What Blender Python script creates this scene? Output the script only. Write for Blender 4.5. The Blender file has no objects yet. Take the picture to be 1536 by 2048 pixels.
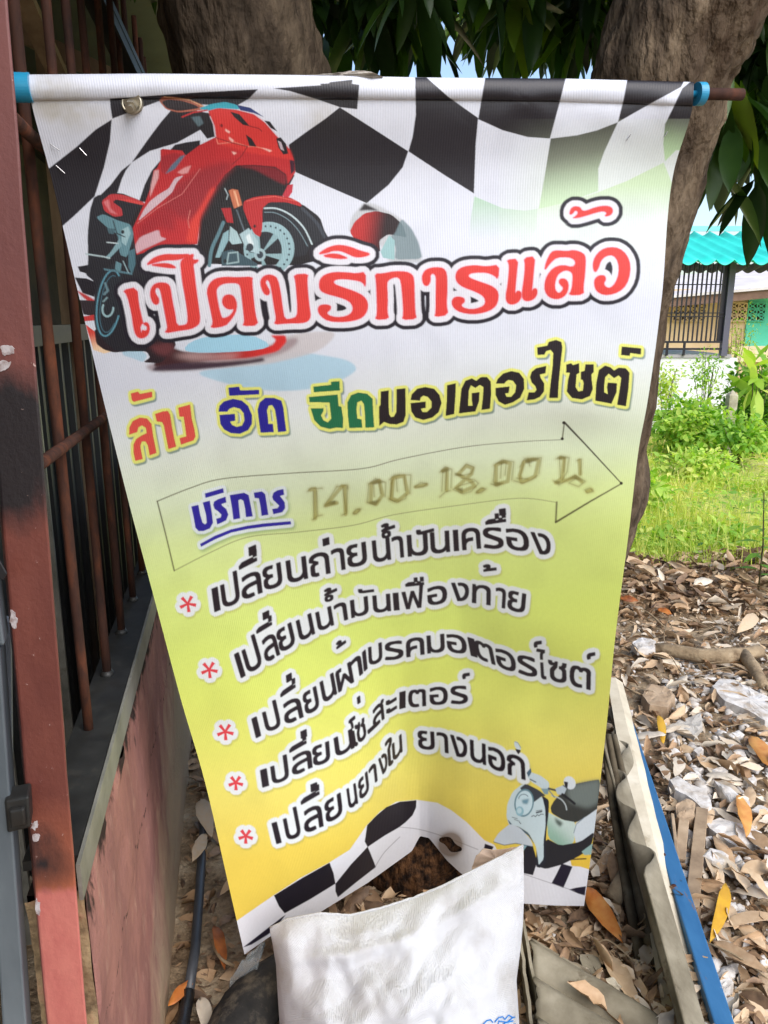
import bpy, math, random
import numpy as np
from mathutils import Vector, Matrix, noise

# ------------------------------------------------------------ camera, sky, sun, exposure
scene = bpy.context.scene
COL = scene.collection
F, PITCH, EYE = 1537.0, math.radians(14.0), 1.55      # focal length in photo pixels, downward tilt, eye height
cam_d = bpy.data.cameras.new('camera'); cam = bpy.data.objects.new('camera', cam_d); COL.objects.link(cam)
cam_d.sensor_fit = 'HORIZONTAL'; cam_d.sensor_width = 36.0; cam_d.lens = 36.0*F/1536.0
cam_d.clip_start = 0.02; cam_d.clip_end = 500
cam.location = (0, 0, EYE); cam.rotation_euler = (math.pi/2-PITCH, 0, 0)
scene.camera = cam
SUN_EL, SUN_AZ = math.radians(48), math.radians(146)   # azimuth from +Y towards +X
world = bpy.data.worlds.new('World'); scene.world = world; world.use_nodes = True
wn = world.node_tree.nodes; wl = world.node_tree.links
sky = wn.new('ShaderNodeTexSky'); sky.sky_type = 'NISHITA'; sky.sun_disc = False
sky.sun_elevation = SUN_EL; sky.sun_rotation = SUN_AZ
sky.air_density = 1.0; sky.dust_density = 2.2; sky.ozone_density = 1.0
wn['Background'].inputs['Strength'].default_value = 0.15
wl.new(sky.outputs['Color'], wn['Background'].inputs['Color'])
sun_d = bpy.data.lights.new('sun', 'SUN'); sun_d.energy = 1.5; sun_d.angle = math.radians(60); sun_d.color = (.97, .985, 1.0)
sun = bpy.data.objects.new('sun', sun_d); COL.objects.link(sun)
sdir = Vector((math.sin(SUN_AZ)*math.cos(SUN_EL), math.cos(SUN_AZ)*math.cos(SUN_EL), math.sin(SUN_EL)))
sun.rotation_euler = sdir.to_track_quat('Z', 'Y').to_euler()
sun.location = (6, 6, 12)
scene.view_settings.view_transform = 'Standard'; scene.view_settings.look = 'None'
scene.view_settings.gamma = 1.0; scene.view_settings.use_curve_mapping = False
scene.view_settings.exposure = 0.92
scene.cycles.max_bounces = 8; scene.cycles.use_denoising = True

rnd = random.Random(7)
rng = np.random.default_rng(7)

# ------------------------------------------------------------ helpers
CP, SP = math.cos(PITCH), math.sin(PITCH)
def at(px, py, Y):
    """world point at forward distance Y seen at photo position px,py"""
    r = (1024.0-py)/F
    z = Y/(CP+r*SP)
    return Vector((z*(px-768.0)/F, Y, EYE+z*(r*CP-SP)))
def gr(px, py, h=0.0):
    """point at height h seen at photo position px,py"""
    r = (1024.0-py)/F
    return at(px, py, (h-EYE)/((r*CP-SP)/(CP+r*SP)))
def srgb(*c):
    out = []
    for v in c:
        v = v/255.0
        out.append(v/12.92 if v <= .04045 else ((v+.055)/1.055)**2.4)
    return tuple(out)
def new_mat(name, rough=.8, spec=.3):
    m = bpy.data.materials.new(name); m.use_nodes = True
    b = m.node_tree.nodes['Principled BSDF']
    b.inputs['Roughness'].default_value = rough
    b.inputs['Specular IOR Level'].default_value = spec
    return m, m.node_tree.nodes, m.node_tree.links, b
def noise_mat(name, stops, scale=8, detail=6, rough=.85, spec=.25, bump=.3, bscale=None, stretch=(1, 1, 1), metal=0.0, dist=.01, rr=None, dirt=None):
    """procedural colour from object-space noise through a ramp, plus bump; dirt = (colour, scale, low, high)"""
    m, n, l, b = new_mat(name, rough, spec)
    b.inputs['Metallic'].default_value = metal
    tc = n.new('ShaderNodeTexCoord'); mp = n.new('ShaderNodeMapping'); mp.inputs['Scale'].default_value = stretch
    l.new(tc.outputs['Object'], mp.inputs['Vector'])
    t = n.new('ShaderNodeTexNoise'); t.inputs['Scale'].default_value = scale; t.inputs['Detail'].default_value = detail
    t.inputs['Roughness'].default_value = .62
    l.new(mp.outputs[0], t.inputs['Vector'])
    cr = n.new('ShaderNodeValToRGB')
    while len(cr.color_ramp.elements) < len(stops): cr.color_ramp.elements.new(.5)
    for e, (p, c) in zip(cr.color_ramp.elements, stops): e.position = p; e.color = (*c, 1)
    l.new(t.outputs['Fac'], cr.inputs['Fac'])
    col = cr.outputs['Color']
    if dirt:
        t3 = n.new('ShaderNodeTexNoise'); t3.inputs['Scale'].default_value = dirt[1]; t3.inputs['Detail'].default_value = 8
        t3.inputs['Roughness'].default_value = .7
        l.new(mp.outputs[0], t3.inputs['Vector'])
        mr = n.new('ShaderNodeMapRange'); mr.inputs['From Min'].default_value = dirt[2]; mr.inputs['From Max'].default_value = dirt[3]
        l.new(t3.outputs['Fac'], mr.inputs['Value'])
        mx = n.new('ShaderNodeMix'); mx.data_type = 'RGBA'; l.new(mr.outputs[0], mx.inputs['Factor'])
        l.new(col, mx.inputs[6]); mx.inputs[7].default_value = (*dirt[0], 1); col = mx.outputs[2]
    l.new(col, b.inputs['Base Color'])
    if rr:
        r2 = n.new('ShaderNodeMapRange'); r2.inputs['To Min'].default_value = rr[0]; r2.inputs['To Max'].default_value = rr[1]
        l.new(t.outputs['Fac'], r2.inputs['Value']); l.new(r2.outputs[0], b.inputs['Roughness'])
    if bump:
        t2 = n.new('ShaderNodeTexNoise'); t2.inputs['Scale'].default_value = bscale or scale*4; t2.inputs['Detail'].default_value = 8
        l.new(mp.outputs[0], t2.inputs['Vector'])
        bp = n.new('ShaderNodeBump'); bp.inputs['Strength'].default_value = bump; bp.inputs['Distance'].default_value = dist
        l.new(t2.outputs['Fac'], bp.inputs['Height']); l.new(bp.outputs[0], b.inputs['Normal'])
    return m
def tint_mat(name, stops, rough=.6, spec=.3, trans=0.0, noise_amt=.15, nscale=60):
    """colour from the per-leaf 'tint' attribute with a little mottling; trans lets light through the leaf"""
    m, n, l, b = new_mat(name, rough, spec)
    a = n.new('ShaderNodeAttribute'); a.attribute_name = 'tint'
    tc = n.new('ShaderNodeTexCoord'); t = n.new('ShaderNodeTexNoise'); t.inputs['Scale'].default_value = nscale; t.inputs['Detail'].default_value = 4
    l.new(tc.outputs['Object'], t.inputs['Vector'])
    ma = n.new('ShaderNodeMath'); ma.operation = 'MULTIPLY_ADD'; ma.inputs[1].default_value = noise_amt*2
    l.new(t.outputs['Fac'], ma.inputs[0])
    sb = n.new('ShaderNodeMath'); sb.operation = 'SUBTRACT'; sb.inputs[1].default_value = noise_amt
    l.new(a.outputs['Fac'], sb.inputs[0]); l.new(sb.outputs[0], ma.inputs[2])
    cr = n.new('ShaderNodeValToRGB')
    while len(cr.color_ramp.elements) < len(stops): cr.color_ramp.elements.new(.5)
    for e, (p, c) in zip(cr.color_ramp.elements, stops): e.position = p; e.color = (*c, 1)
    l.new(ma.outputs[0], cr.inputs['Fac']); l.new(cr.outputs['Color'], b.inputs['Base Color'])
    if trans:
        tr = n.new('ShaderNodeBsdfTranslucent'); mx = n.new('ShaderNodeMixShader'); mx.inputs[0].default_value = trans
        hs = n.new('ShaderNodeHueSaturation'); hs.inputs['Value'].default_value = 1.5; hs.inputs['Saturation'].default_value = 1.15
        l.new(cr.outputs['Color'], hs.inputs['Color']); l.new(hs.outputs[0], tr.inputs['Color'])
        l.new(b.outputs[0], mx.inputs[1]); l.new(tr.outputs[0], mx.inputs[2])
        l.new(mx.outputs[0], n['Material Output'].inputs['Surface'])
    return m
def flat_mat(name, c, rough=.6, spec=.3, metal=0.0):
    m, n, l, b = new_mat(name, rough, spec)
    b.inputs['Base Color'].default_value = (*c, 1); b.inputs['Metallic'].default_value = metal
    return m
def link(name, me, mat=None, parent=None, smooth=False, loc=None):
    o = bpy.data.objects.new(name, me); COL.objects.link(o)
    if mat: me.materials.append(mat)
    if smooth: me.polygons.foreach_set('use_smooth', [True]*len(me.polygons))
    if parent:
        o.parent = parent; o.matrix_parent_inverse = Matrix.Translation(-Vector(parent.location))
    return o
def obj(name, verts, faces, mat=None, parent=None, smooth=False):
    me = bpy.data.meshes.new(name); me.from_pydata([tuple(v) for v in verts], [], [tuple(f) for f in faces]); me.validate(); me.update()
    return link(name, me, mat, parent, smooth)
def np_mesh(name, V, Fq, mat=None, parent=None, smooth=True, attrs=None):
    """V (n,3), Fq (m,k) arrays, attrs {name: per-vertex float array}"""
    me = bpy.data.meshes.new(name)
    k = Fq.shape[1]
    me.vertices.add(len(V)); me.vertices.foreach_set('co', np.ascontiguousarray(V, dtype=np.float32).ravel())
    me.loops.add(Fq.size); me.loops.foreach_set('vertex_index', np.ascontiguousarray(Fq, dtype=np.int32).ravel())
    me.polygons.add(len(Fq)); me.polygons.foreach_set('loop_start', np.arange(0, Fq.size, k, dtype=np.int32))
    if smooth: me.polygons.foreach_set('use_smooth', np.ones(len(Fq), dtype=bool))
    for nm, a in (attrs or {}).items():
        if a.ndim == 1:
            at_ = me.attributes.new(nm, 'FLOAT', 'POINT'); at_.data.foreach_set('value', a.astype(np.float32))
        elif a.shape[1] == 3:
            at_ = me.attributes.new(nm, 'FLOAT_VECTOR', 'POINT'); at_.data.foreach_set('vector', a.astype(np.float32).ravel())
        else:
            at_ = me.attributes.new(nm, 'FLOAT_COLOR', 'POINT'); at_.data.foreach_set('color', a.astype(np.float32).ravel())
    me.update(calc_edges=True)
    return link(name, me, mat, parent)
def empty(name, loc):
    o = bpy.data.objects.new(name, None); COL.objects.link(o); o.location = loc; o.empty_display_size = .1
    return o
def tag(o, label=None, cat=None, group=None, kind=None):
    if label: o['label'] = label
    if cat: o['category'] = cat
    if group: o['group'] = group
    if kind: o['kind'] = kind
    return o
class MB:
    """collects shapes into one mesh"""
    def __init__(s): s.v = []; s.f = []
    def add(s, verts, faces):
        b = len(s.v); s.v += [tuple(v) for v in verts]; s.f += [tuple(i+b for i in f) for f in faces]; return s
    def hexa(s, p):            # 8 corners: bottom 4 then top 4
        return s.add(p, [(3, 2, 1, 0), (4, 5, 6, 7), (0, 1, 5, 4), (1, 2, 6, 5), (2, 3, 7, 6), (3, 0, 4, 7)])
    def box(s, a, b):
        (x0, y0, z0), (x1, y1, z1) = a, b
        return s.hexa([(x0, y0, z0), (x1, y0, z0), (x1, y1, z0), (x0, y1, z0), (x0, y0, z1), (x1, y0, z1), (x1, y1, z1), (x0, y1, z1)])
    def beam(s, a, b, w, h, up=(0, 0, 1)):   # rectangular bar from a to b
        a, b = Vector(a), Vector(b); d = (b-a).normalized(); u = Vector(up)
        sd = d.cross(u).normalized()*w/2; u = sd.cross(d).normalized()*h/2
        return s.hexa([a-sd-u, a+sd-u, b+sd-u, b-sd-u, a-sd+u, a+sd+u, b+sd+u, b-sd+u])
    def tube(s, pts, rad, n=10, wob=0.0, seed=0, cap=True, freq=3.0, open_end=False):
        pts = [Vector(p) for p in pts]; N = len(pts)
        if not hasattr(rad, '__len__'): rad = [rad]*N
        base = len(s.v); ref = None
        for i, p in enumerate(pts):
            d = (pts[min(i+1, N-1)]-pts[max(i-1, 0)]).normalized()
            if ref is None:
                ref = d.cross(Vector((0, 0, 1)));
                if ref.length < .1: ref = d.cross(Vector((0, 1, 0)))
                ref.normalize()
            a = (ref-d*ref.dot(d)).normalized(); ref = a; b = d.cross(a)
            for k in range(n):
                t = 2*math.pi*k/n; q = a*math.cos(t)+b*math.sin(t); r = rad[i]
                if wob: r *= 1+wob*noise.noise((p+q*rad[i])*freq+Vector((seed, seed*.7, 0)))
                s.v.append(tuple(p+q*r))
        for i in range(N-1):
            for k in range(n):
                s.f.append((base+i*n+k, base+i*n+(k+1) % n, base+(i+1)*n+(k+1) % n, base+(i+1)*n+k))
        if cap:
            s.f.append(tuple(base+k for k in range(n))[::-1]); s.f.append(tuple(base+(N-1)*n+k for k in range(n)))
        return s
    def build(s, name, mat=None, parent=None, smooth=False):
        return obj(name, s.v, s.f, mat, parent, smooth)
def bevel(o, w=.004, seg=2):
    m = o.modifiers.new('bevel', 'BEVEL'); m.width = w; m.segments = seg; m.limit_method = 'ANGLE'; m.angle_limit = math.radians(35)
    return o
def smooth_path(pts, n):
    """Catmull-Rom through pts (tuples of floats), n points per span"""
    P = [np.array(p, float) for p in pts]; out = []
    for i in range(len(P)-1):
        p0 = P[max(i-1, 0)]; p1 = P[i]; p2 = P[i+1]; p3 = P[min(i+2, len(P)-1)]
        for k in range(n):
            t = k/n
            out.append(.5*((2*p1)+(-p0+p2)*t+(2*p0-5*p1+4*p2-p3)*t*t+(-p0+3*p1-3*p2+p3)*t**3))
    out.append(P[-1])
    return out
def noise3(P, s, seed=0):
    return np.array([noise.noise(Vector((p[0]*s+seed, p[1]*s+seed*.37, p[2]*s-seed*.11))) for p in P])
# ------------------------------------------------------------ the banner's print, painted into a numpy sheet in print units
OX, OY, CW, CH = 20, 120, 1400, 1820
ART = np.zeros((CH, CW, 3), np.float32)
PID = np.zeros((CH, CW), np.uint8)
def ink(r, g, b):
    return np.array([min(.72, v*.85) for v in srgb(r, g, b)], np.float32)
def T(ox, oy, s): return lambda pts: [(ox+x/s, oy+y/s) for x, y in pts]
def pp(s): return [tuple(float(v) for v in q.split(',')) for q in s.split()]
def chaikin(p, n=2, k=.25):
    for _ in range(n):
        q = []
        for i in range(len(p)):
            (a, b), (c, d) = p[i], p[(i+1) % len(p)]
            q += [((1-k)*a+k*c, (1-k)*b+k*d), (k*a+(1-k)*c, k*b+(1-k)*d)]
        p = q
    return p
def cover(polys, pad=2, union=False, ss=3):
    """antialiased coverage of polygons -> (mask, x0, y0) in sheet pixels"""
    xs = [x for p in polys for x, y in p]; ys = [y for p in polys for x, y in p]
    x0 = max(int(min(xs))-pad, OX); x1 = min(int(max(xs))+pad+1, OX+CW); y0 = max(int(min(ys))-pad, OY); y1 = min(int(max(ys))+pad+1, OY+CH)
    if x1 <= x0 or y1 <= y0: return np.zeros((1, 1), np.float32), OX, OY
    w, h = (x1-x0)*ss, (y1-y0)*ss
    def parity(ps):
        acc = np.zeros((h, w+1), np.int32)
        for p in ps:
            for i in range(len(p)):
                ax, ay = p[i]; bx, by = p[(i+1) % len(p)]
                ax, bx, ay, by = (ax-x0)*ss, (bx-x0)*ss, (ay-y0)*ss, (by-y0)*ss
                if ay == by: continue
                if ay > by: ax, ay, bx, by = bx, by, ax, ay
                r = np.arange(max(0, math.ceil(ay-.5)), min(h, math.ceil(by-.5)))
                if len(r) == 0: continue
                xi = np.clip(np.ceil(ax+(r+.5-ay)*(bx-ax)/(by-ay)-.5), 0, w).astype(int)
                np.add.at(acc, (r, xi), 1)
        return (np.cumsum(acc, 1)[:, :w] & 1).astype(np.float32)
    if union:
        m = np.zeros((h, w), np.float32)
        for p in polys: m = np.maximum(m, parity([p]))
    else: m = parity(polys)
    return m.reshape(h//ss, ss, w//ss, ss).mean((1, 3)), x0, y0
def blur(a, s):
    r = max(1, int(s*2.5)); k = np.exp(-.5*(np.arange(-r, r+1)/s)**2); k /= k.sum()
    for ax in (0, 1):
        p = np.pad(a, [(r, r) if i == ax else (0, 0) for i in range(a.ndim)], mode='edge')
        o = np.zeros_like(a)
        for i, w in enumerate(k):
            sl = [slice(None)]*a.ndim; sl[ax] = slice(i, i+a.shape[ax]); o += w*p[tuple(sl)]
        a = o
    return a
def dilate(m, r):
    p = int(r)+2; q = np.pad(m, p); o = q.copy()
    for rr in ([r] if r < 4 else [r, r*.62, r*.3]):
        n = max(12, int(rr*3.2))
        for k in range(n):
            o = np.maximum(o, np.roll(np.roll(q, round(rr*math.sin(2*math.pi*k/n)), 0), round(rr*math.cos(2*math.pi*k/n)), 1))
    return o, p
def lay(m, x0, y0, col, a=1.0, pid=None):
    """col: constant or array like m + (3,)"""
    X, Y = x0-OX, y0-OY; h, w = m.shape
    sx, sy = max(0, -X), max(0, -Y); ex, ey = min(w, CW-X), min(h, CH-Y)
    if ex <= sx or ey <= sy: return
    mm = (m[sy:ey, sx:ex]*a)[..., None]
    c = col[sy:ey, sx:ex] if getattr(col, 'ndim', 1) == 3 else col
    R = ART[Y+sy:Y+ey, X+sx:X+ex]
    R[:] = R*(1-mm)+c*mm
    if pid is not None: PID[Y+sy:Y+ey, X+sx:X+ex][mm[..., 0] > .5] = pid
CURPID = [None]
def fill(poly, rgb, a=1.0, soft=0.0, n=0, grad=None):
    """paint a polygon; grad = ((x,y),(x,y),rgb2) runs rgb -> rgb2 between the two points; soft blurs the edge"""
    polys = poly if isinstance(poly[0], list) else [poly]
    if n: polys = [chaikin(p, n) for p in polys]
    elif CURPID[0] in (2, 10): polys = [chaikin(p, 1, .14) if 6 < len(p) < 30 else p for p in polys]
    m, x0, y0 = cover(polys, pad=2+int(soft*3))
    if soft: m = blur(m, soft)
    c = ink(*rgb)
    if grad:
        (ax, ay), (bx, by), c2 = grad
        yy, xx = np.mgrid[y0:y0+m.shape[0], x0:x0+m.shape[1]]
        t = np.clip(((xx-ax)*(bx-ax)+(yy-ay)*(by-ay))/((bx-ax)**2+(by-ay)**2), 0, 1)[..., None]
        t = t*t*(3-2*t)
        c = (c*(1-t)+ink(*c2)*t).astype(np.float32)
    lay(m, x0, y0, c, a, CURPID[0])
def stroke(pts, w, rgb, a=1.0, soft=0.0, w2=None):
    xs = [p[0] for p in pts]; ys = [p[1] for p in pts]; pad = int(w+soft*3+3)
    x0, y0, x1, y1 = int(min(xs))-pad, int(min(ys))-pad, int(max(xs))+pad, int(max(ys))+pad
    yy, xx = np.mgrid[y0:y1, x0:x1].astype(np.float32)+.5
    m = np.zeros(xx.shape, np.float32); N = len(pts)-1
    for i in range(N):
        (ax, ay), (bx, by) = pts[i], pts[i+1]; L = (bx-ax)**2+(by-ay)**2+1e-6
        t = np.clip(((xx-ax)*(bx-ax)+(yy-ay)*(by-ay))/L, 0, 1)
        ww = w if w2 is None else w+(w2-w)*(i+t)/N
        m = np.maximum(m, np.clip(ww/2+.5-np.hypot(xx-ax-t*(bx-ax), yy-ay-t*(by-ay)), 0, 1))
    if soft: m = blur(m, soft)
    lay(m, x0, y0, ink(*rgb), a, CURPID[0])
def ell(cx, cy, rx, ry, rot=0, n=40, a0=0, a1=360):
    r = math.radians(rot); out = []
    for k in range(n+1):
        t = math.radians(a0+(a1-a0)*k/n); x, y = rx*math.cos(t), ry*math.sin(t)
        out.append((cx+x*math.cos(r)-y*math.sin(r), cy+x*math.sin(r)+y*math.cos(r)))
    return out
def lettering(polys, rgb, outlines, shadow=None, pid=None, groups=None, fat=0.0):
    """polys: closed outlines (union). outlines: [(radius, rgb)...] widest first; shadow=(dx,dy,rgb,alpha,soft)"""
    m, x0, y0 = None, 0, 0
    P = 34
    xs = [x for g in polys for p in g for x, y in p]; ys = [y for g in polys for p in g for x, y in p]
    X0, Y0, X1, Y1 = int(min(xs))-P, int(min(ys))-P, int(max(xs))+P, int(max(ys))+P
    M = np.zeros((Y1-Y0, X1-X0), np.float32)
    for g in polys:
        mm, gx, gy = cover(g)
        S = M[gy-Y0:gy-Y0+mm.shape[0], gx-X0:gx-X0+mm.shape[1]]; np.maximum(S, mm, out=S)
    if fat:
        k, p = dilate(M, 1); M = M*(1-fat)+k[p:-p, p:-p]*fat if fat <= 1 else blur(dilate(M, fat)[0][int(fat)+2:-int(fat)-2, int(fat)+2:-int(fat)-2], .5)
    if shadow:
        dx, dy, c, al, so = shadow
        k, p = dilate(M, outlines[0][0]); lay(blur(k, so), X0-p+dx, Y0-p+dy, ink(*c), al)
    for r, c in outlines:
        k, p = dilate(M, r); lay(blur(k, .7), X0-p, Y0-p, ink(*c), 1, pid)
    lay(M, X0, Y0, ink(*rgb) if not callable(rgb) else rgb, 1, pid)

# --- ground colour: white at the top, greyed to even out the light, through lime to warm yellow at the foot
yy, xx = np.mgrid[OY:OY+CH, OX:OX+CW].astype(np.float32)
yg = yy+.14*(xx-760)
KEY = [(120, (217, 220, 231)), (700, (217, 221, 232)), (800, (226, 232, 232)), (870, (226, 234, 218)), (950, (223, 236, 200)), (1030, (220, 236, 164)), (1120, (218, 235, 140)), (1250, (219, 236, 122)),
       (1350, (223, 235, 116)), (1450, (228, 231, 114)), (1560, (235, 222, 110)), (1680, (239, 210, 90)), (1940, (236, 198, 76))]  # lime and yellow paled to carry the sheen of the vinyl
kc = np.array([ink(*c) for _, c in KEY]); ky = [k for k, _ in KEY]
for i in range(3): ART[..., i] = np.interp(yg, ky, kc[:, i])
TB, TC, T1, T2, T3, T4 = T(150, 170, 2.793), T(660, 140, 2.021), T(150, 360, 2.56), T(700, 360, 2.56), T(230, 680, 2.793), T(740, 660, 2.793)
T5, T6, TS, TL = T(300, 880, 3.072), T(780, 820, 3.072), T(780, 1380, 3.491), T(0, 0, 2.925)
TW = T(480, 1600, 2.56)
BK = (30, 27, 36)
# --- chequered flag
fill(TL(pp('200,1010 290,985 450,860 560,760 655,700 645,830 610,980 555,1150 440,1260 372,1320 250,1360')), BK)
fill(TB(pp('196,78 700,42 1024,25 970,80 900,120 700,110 470,92 340,140 210,190 200,130')), BK)
fill(TB(pp('540,140 480,210 420,290 370,360 318,435 420,370 570,325 660,275 740,230 760,160 650,140')), BK)
fill(TB(pp('318,435 260,480 200,560 120,640 100,670 210,625 240,600 262,530 285,480')), BK)
fill(TB(pp('700,310 620,322 560,335 480,420 430,480 390,560 360,650 420,660 520,520 700,400')), BK)
fill(TB(pp('1110,20 1536,-8 1536,60 1500,95 1480,125 1350,80 1200,35')), BK)
fill([(680, 215), (715, 219), (719, 170), (690, 166), (640, 168), (670, 195)], BK)
fill(TC(pp('40,150 85,95 92,40 0,50 -40,110')), BK)
fill([(680, 215), (749, 259), (817, 303), (806, 335), (778, 370), (734, 407), (660, 375), (592, 345), (583, 325), (578, 290), (615, 263), (651, 238)], BK)
fill(TC(pp('345,30 390,30 480,110 600,195 590,300 583,500 470,430 318,330 335,270 348,180')), BK)
fill(TC(pp('630,22 957,22 930,130 890,278 800,272 700,245 600,200 615,110')), BK)
fill(TC(pp('1205,22 1440,30 1420,70 1300,135 1165,212 1190,110')), BK)
GREEN = (176, 212, 168)
fill(TC(pp('893,278 1000,265 1080,245 1165,212 1110,330 1085,400 1085,490 960,535 845,562 860,480 875,390')), (36, 32, 38), grad=(TC([(960, 330)])[0], TC([(1000, 545)])[0], (186, 217, 178)))
m, x0, y0 = cover([TC(pp('585,512 700,560 790,570 840,562 835,640 800,700 560,700 570,600'))])
tt = np.clip(1-(np.mgrid[y0:y0+m.shape[0], 0:m.shape[1]][0]-395)/85, 0, 1); lay(m*tt, x0, y0, ink(172, 208, 176), .85)
m, x0, y0 = cover([TC(pp('1085,495 1200,450 1350,375 1400,500 1390,620 1085,620 840,640 840,560 960,535'))])
tt = np.clip(1-(np.mgrid[y0:y0+m.shape[0], 0:m.shape[1]][0]-370)/70, 0, 1); lay(m*tt, x0, y0, ink(184, 214, 164), .9)
fill(TC(pp('1425,75 1480,30 1500,60 1500,330 1400,325 1355,370 1348,300 1355,220 1390,150')), (32, 30, 38), grad=(TC([(1400, 190)])[0], TC([(1370, 360)])[0], (165, 205, 150)))
m, x0, y0 = cover([[(1060, 300), (1420, 240), (1420, 520), (1000, 520)]]); lay(blur(m, 40), x0, y0, ink(222, 236, 206), .35)
# old water stains near the top
for cx, cy, rx, ry in ((660, 245, 50, 30), (640, 190, 60, 16), (110, 190, 60, 40), (150, 230, 70, 30), (90, 215, 30, 20)):
    m, x0, y0 = cover([ell(cx, cy, rx, ry)], pad=40); m = blur(m, 12)*np.clip(.6+2.2*blur(rng.standard_normal(m.shape).astype(np.float32), 5), 0, 1.3)
    R = ART[y0-OY:y0-OY+m.shape[0], x0-OX:x0-OX+m.shape[1]]; R *= 1-m[:R.shape[0], :R.shape[1], None]*np.array([.2, .25, .36], np.float32)
# --- floor reflections and the red ribbon under the motorcycle
CURPID[0] = 2
fill(TC(pp('75,650 90,590 140,535 190,545 290,600 350,680 378,780 240,780 200,700 100,660')), (150, 150, 140), a=.45, soft=2)
fill(TC(pp('80,655 100,615 140,580 190,570 250,585 295,625 312,678 280,672 235,665 200,690 205,740 110,700')), (186, 40, 40), grad=(TC([(110, 620)])[0], TC([(230, 640)])[0], (38, 20, 26)))
fill(TC(pp('245,672 262,665 290,600 330,640 360,700 375,765 262,768 268,720')), (112, 134, 140), a=.85, soft=1)
fill(TC(pp('205,735 240,668 262,690 262,768 215,760')), (152, 190, 192))
fill(TC(pp('140,540 118,570 150,568 200,570')), (40, 34, 38), soft=1.5)
fill(T3(pp('420,178 600,240 800,282 1000,288 1200,260 1330,190 1357,155 1300,110 1150,85 1000,60 700,150')), (176, 208, 226), n=2, soft=1.5)
fill(T1(pp('1080,790 1330,770 1330,810 1250,880 1100,920 960,950 700,965 640,940 1000,860')), (200, 194, 196), n=2, soft=2, a=.9)
fill(T1(pp('355,955 420,935 560,880 700,890 900,870 1000,850 1130,800 1150,830 1080,885 960,920 800,950 600,975 400,985')), (150, 128, 132), n=1, soft=3, a=.8)
fill(T1(pp('390,980 420,950 540,915 700,935 880,925 965,910 975,930 800,955 600,975')), (62, 44, 58), soft=2)
fill(T1(pp('400,960 430,900 500,860 560,880 650,888 900,872 1010,850 1030,820 1000,795 1080,795 1085,830 1040,880 900,912 700,925 520,940')), (64, 32, 38), soft=1.5, grad=(T1([(560, 890)])[0], T1([(1050, 830)])[0], (214, 44, 44)))
fill(T1(pp('500,900 600,885 720,895 860,890 800,915 600,925')), (206, 170, 168), soft=5, a=.7)
fill(T1(pp('555,870 590,830 680,800 900,790 1010,845 950,872 750,885 600,885')), (160, 208, 230), n=1)
fill(T1(pp('0,560 60,590 110,620 110,660 40,600')), (190, 60, 60), soft=1)
fill(T1(pp('0,500 60,505 110,525 100,600 40,580')), BK); fill(T1(pp('15,445 70,435 110,480 60,480 25,470')), BK)
fill(T1(pp('20,615 110,620 110,700 45,690')), (48, 40, 46)); fill(T1(pp('40,700 110,690 110,720 45,725')), (196, 60, 60))
fill(T1(pp('55,740 120,790 190,850 205,875 150,890 95,870')), (214, 70, 60), grad=(T1([(90, 770)])[0], T1([(120, 880)])[0], (238, 206, 170)))
fill(T1(pp('240,880 300,870 340,872 372,900 350,935 300,915 250,900')), (178, 208, 226), soft=1)
fill(T1(pp('100,760 110,840 150,870 200,885 260,880 330,868 372,885 385,910 350,935 440,940 500,880 520,840 480,780 300,700')), (40, 28, 36))
fill(T1(pp('380,850 480,830 520,860 470,905 420,890')), (120, 60, 64), soft=4, a=.7)
# --- motorcycle: dark mass, wheels, fairing, fork
fill(TB(pp('110,620 85,700 72,830 75,1000 60,1060 110,1100 110,1250 150,1420 230,1490 420,1490 420,900 400,660 250,600')), (34, 34, 42))
fill(TB(pp('700,690 690,880 650,1000 1340,1010 1400,830 1370,740 1270,665 1150,640 1200,560 1232,500 1150,440 900,430 820,500 740,620')), (24, 20, 26))
fill(TB(ell(190, 1210, 78, 212, 8)), (38, 42, 50))
stroke(TB(ell(192, 1220, 66, 185, 8, a0=20, a1=300)), 3.4, (92, 146, 164)); stroke(TB(ell(196, 1225, 52, 160, 8, a0=40, a1=280)), 1.6, (70, 110, 126))
stroke(TB(ell(185, 1250, 30, 44, 8, a0=-10, a1=200)), 4, (150, 184, 190)); stroke(TB(pp('165,1170 185,1150 170,1110')), 5, (100, 130, 140)); stroke(TB(pp('160,1210 180,1190')), 4, (120, 150, 156))
for s, c in (('118,740 160,722 240,758 312,780 330,840 292,965 252,950 240,835 185,800', (98, 138, 148)), ('180,800 230,805 215,835 190,830', (70, 100, 110)), ('262,810 300,790 312,830 285,900 262,880', (150, 182, 188)),
             ('250,860 200,935 170,965 190,975 262,900', (128, 164, 172)), ('300,930 335,915 340,1000 320,1060 300,1020', (74, 112, 124)), ('230,985 262,1000 255,1050 225,1030', (100, 140, 150)), ('160,1025 320,1050 322,1062 165,1036', (86, 122, 134))):
    fill(TB(pp(s)), c)
stroke(TB(pp('62,945 160,960 195,968')), 3, (176, 196, 200)); stroke(TB(pp('180,880 240,886')), 2.4, (190, 205, 208)); stroke(TB(pp('215,760 235,830 280,850')), 2, (30, 36, 44)); stroke(TB(pp('270,985 300,1050')), 2, (150, 180, 186))
fill(TB(ell(268, 822, 9, 11)), (30, 34, 40))
fill(TB(pp('350,690 400,665 440,760 340,800 310,780')), (26, 22, 28))
RED = (186, 38, 44)
fill(TB(pp('345,950 335,880 325,800 380,680 400,640 430,560 440,480 460,465 480,420 478,365 490,358 600,368 620,395 700,335 790,290 782,230 745,145 800,130 900,140 1000,165 1060,210 1130,290 1200,360 1225,420 1232,490 1190,555 1180,500 1120,458 1000,448 900,450 840,500 790,570 740,660 700,740 685,890 600,900 480,900 400,935')), RED)
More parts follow.
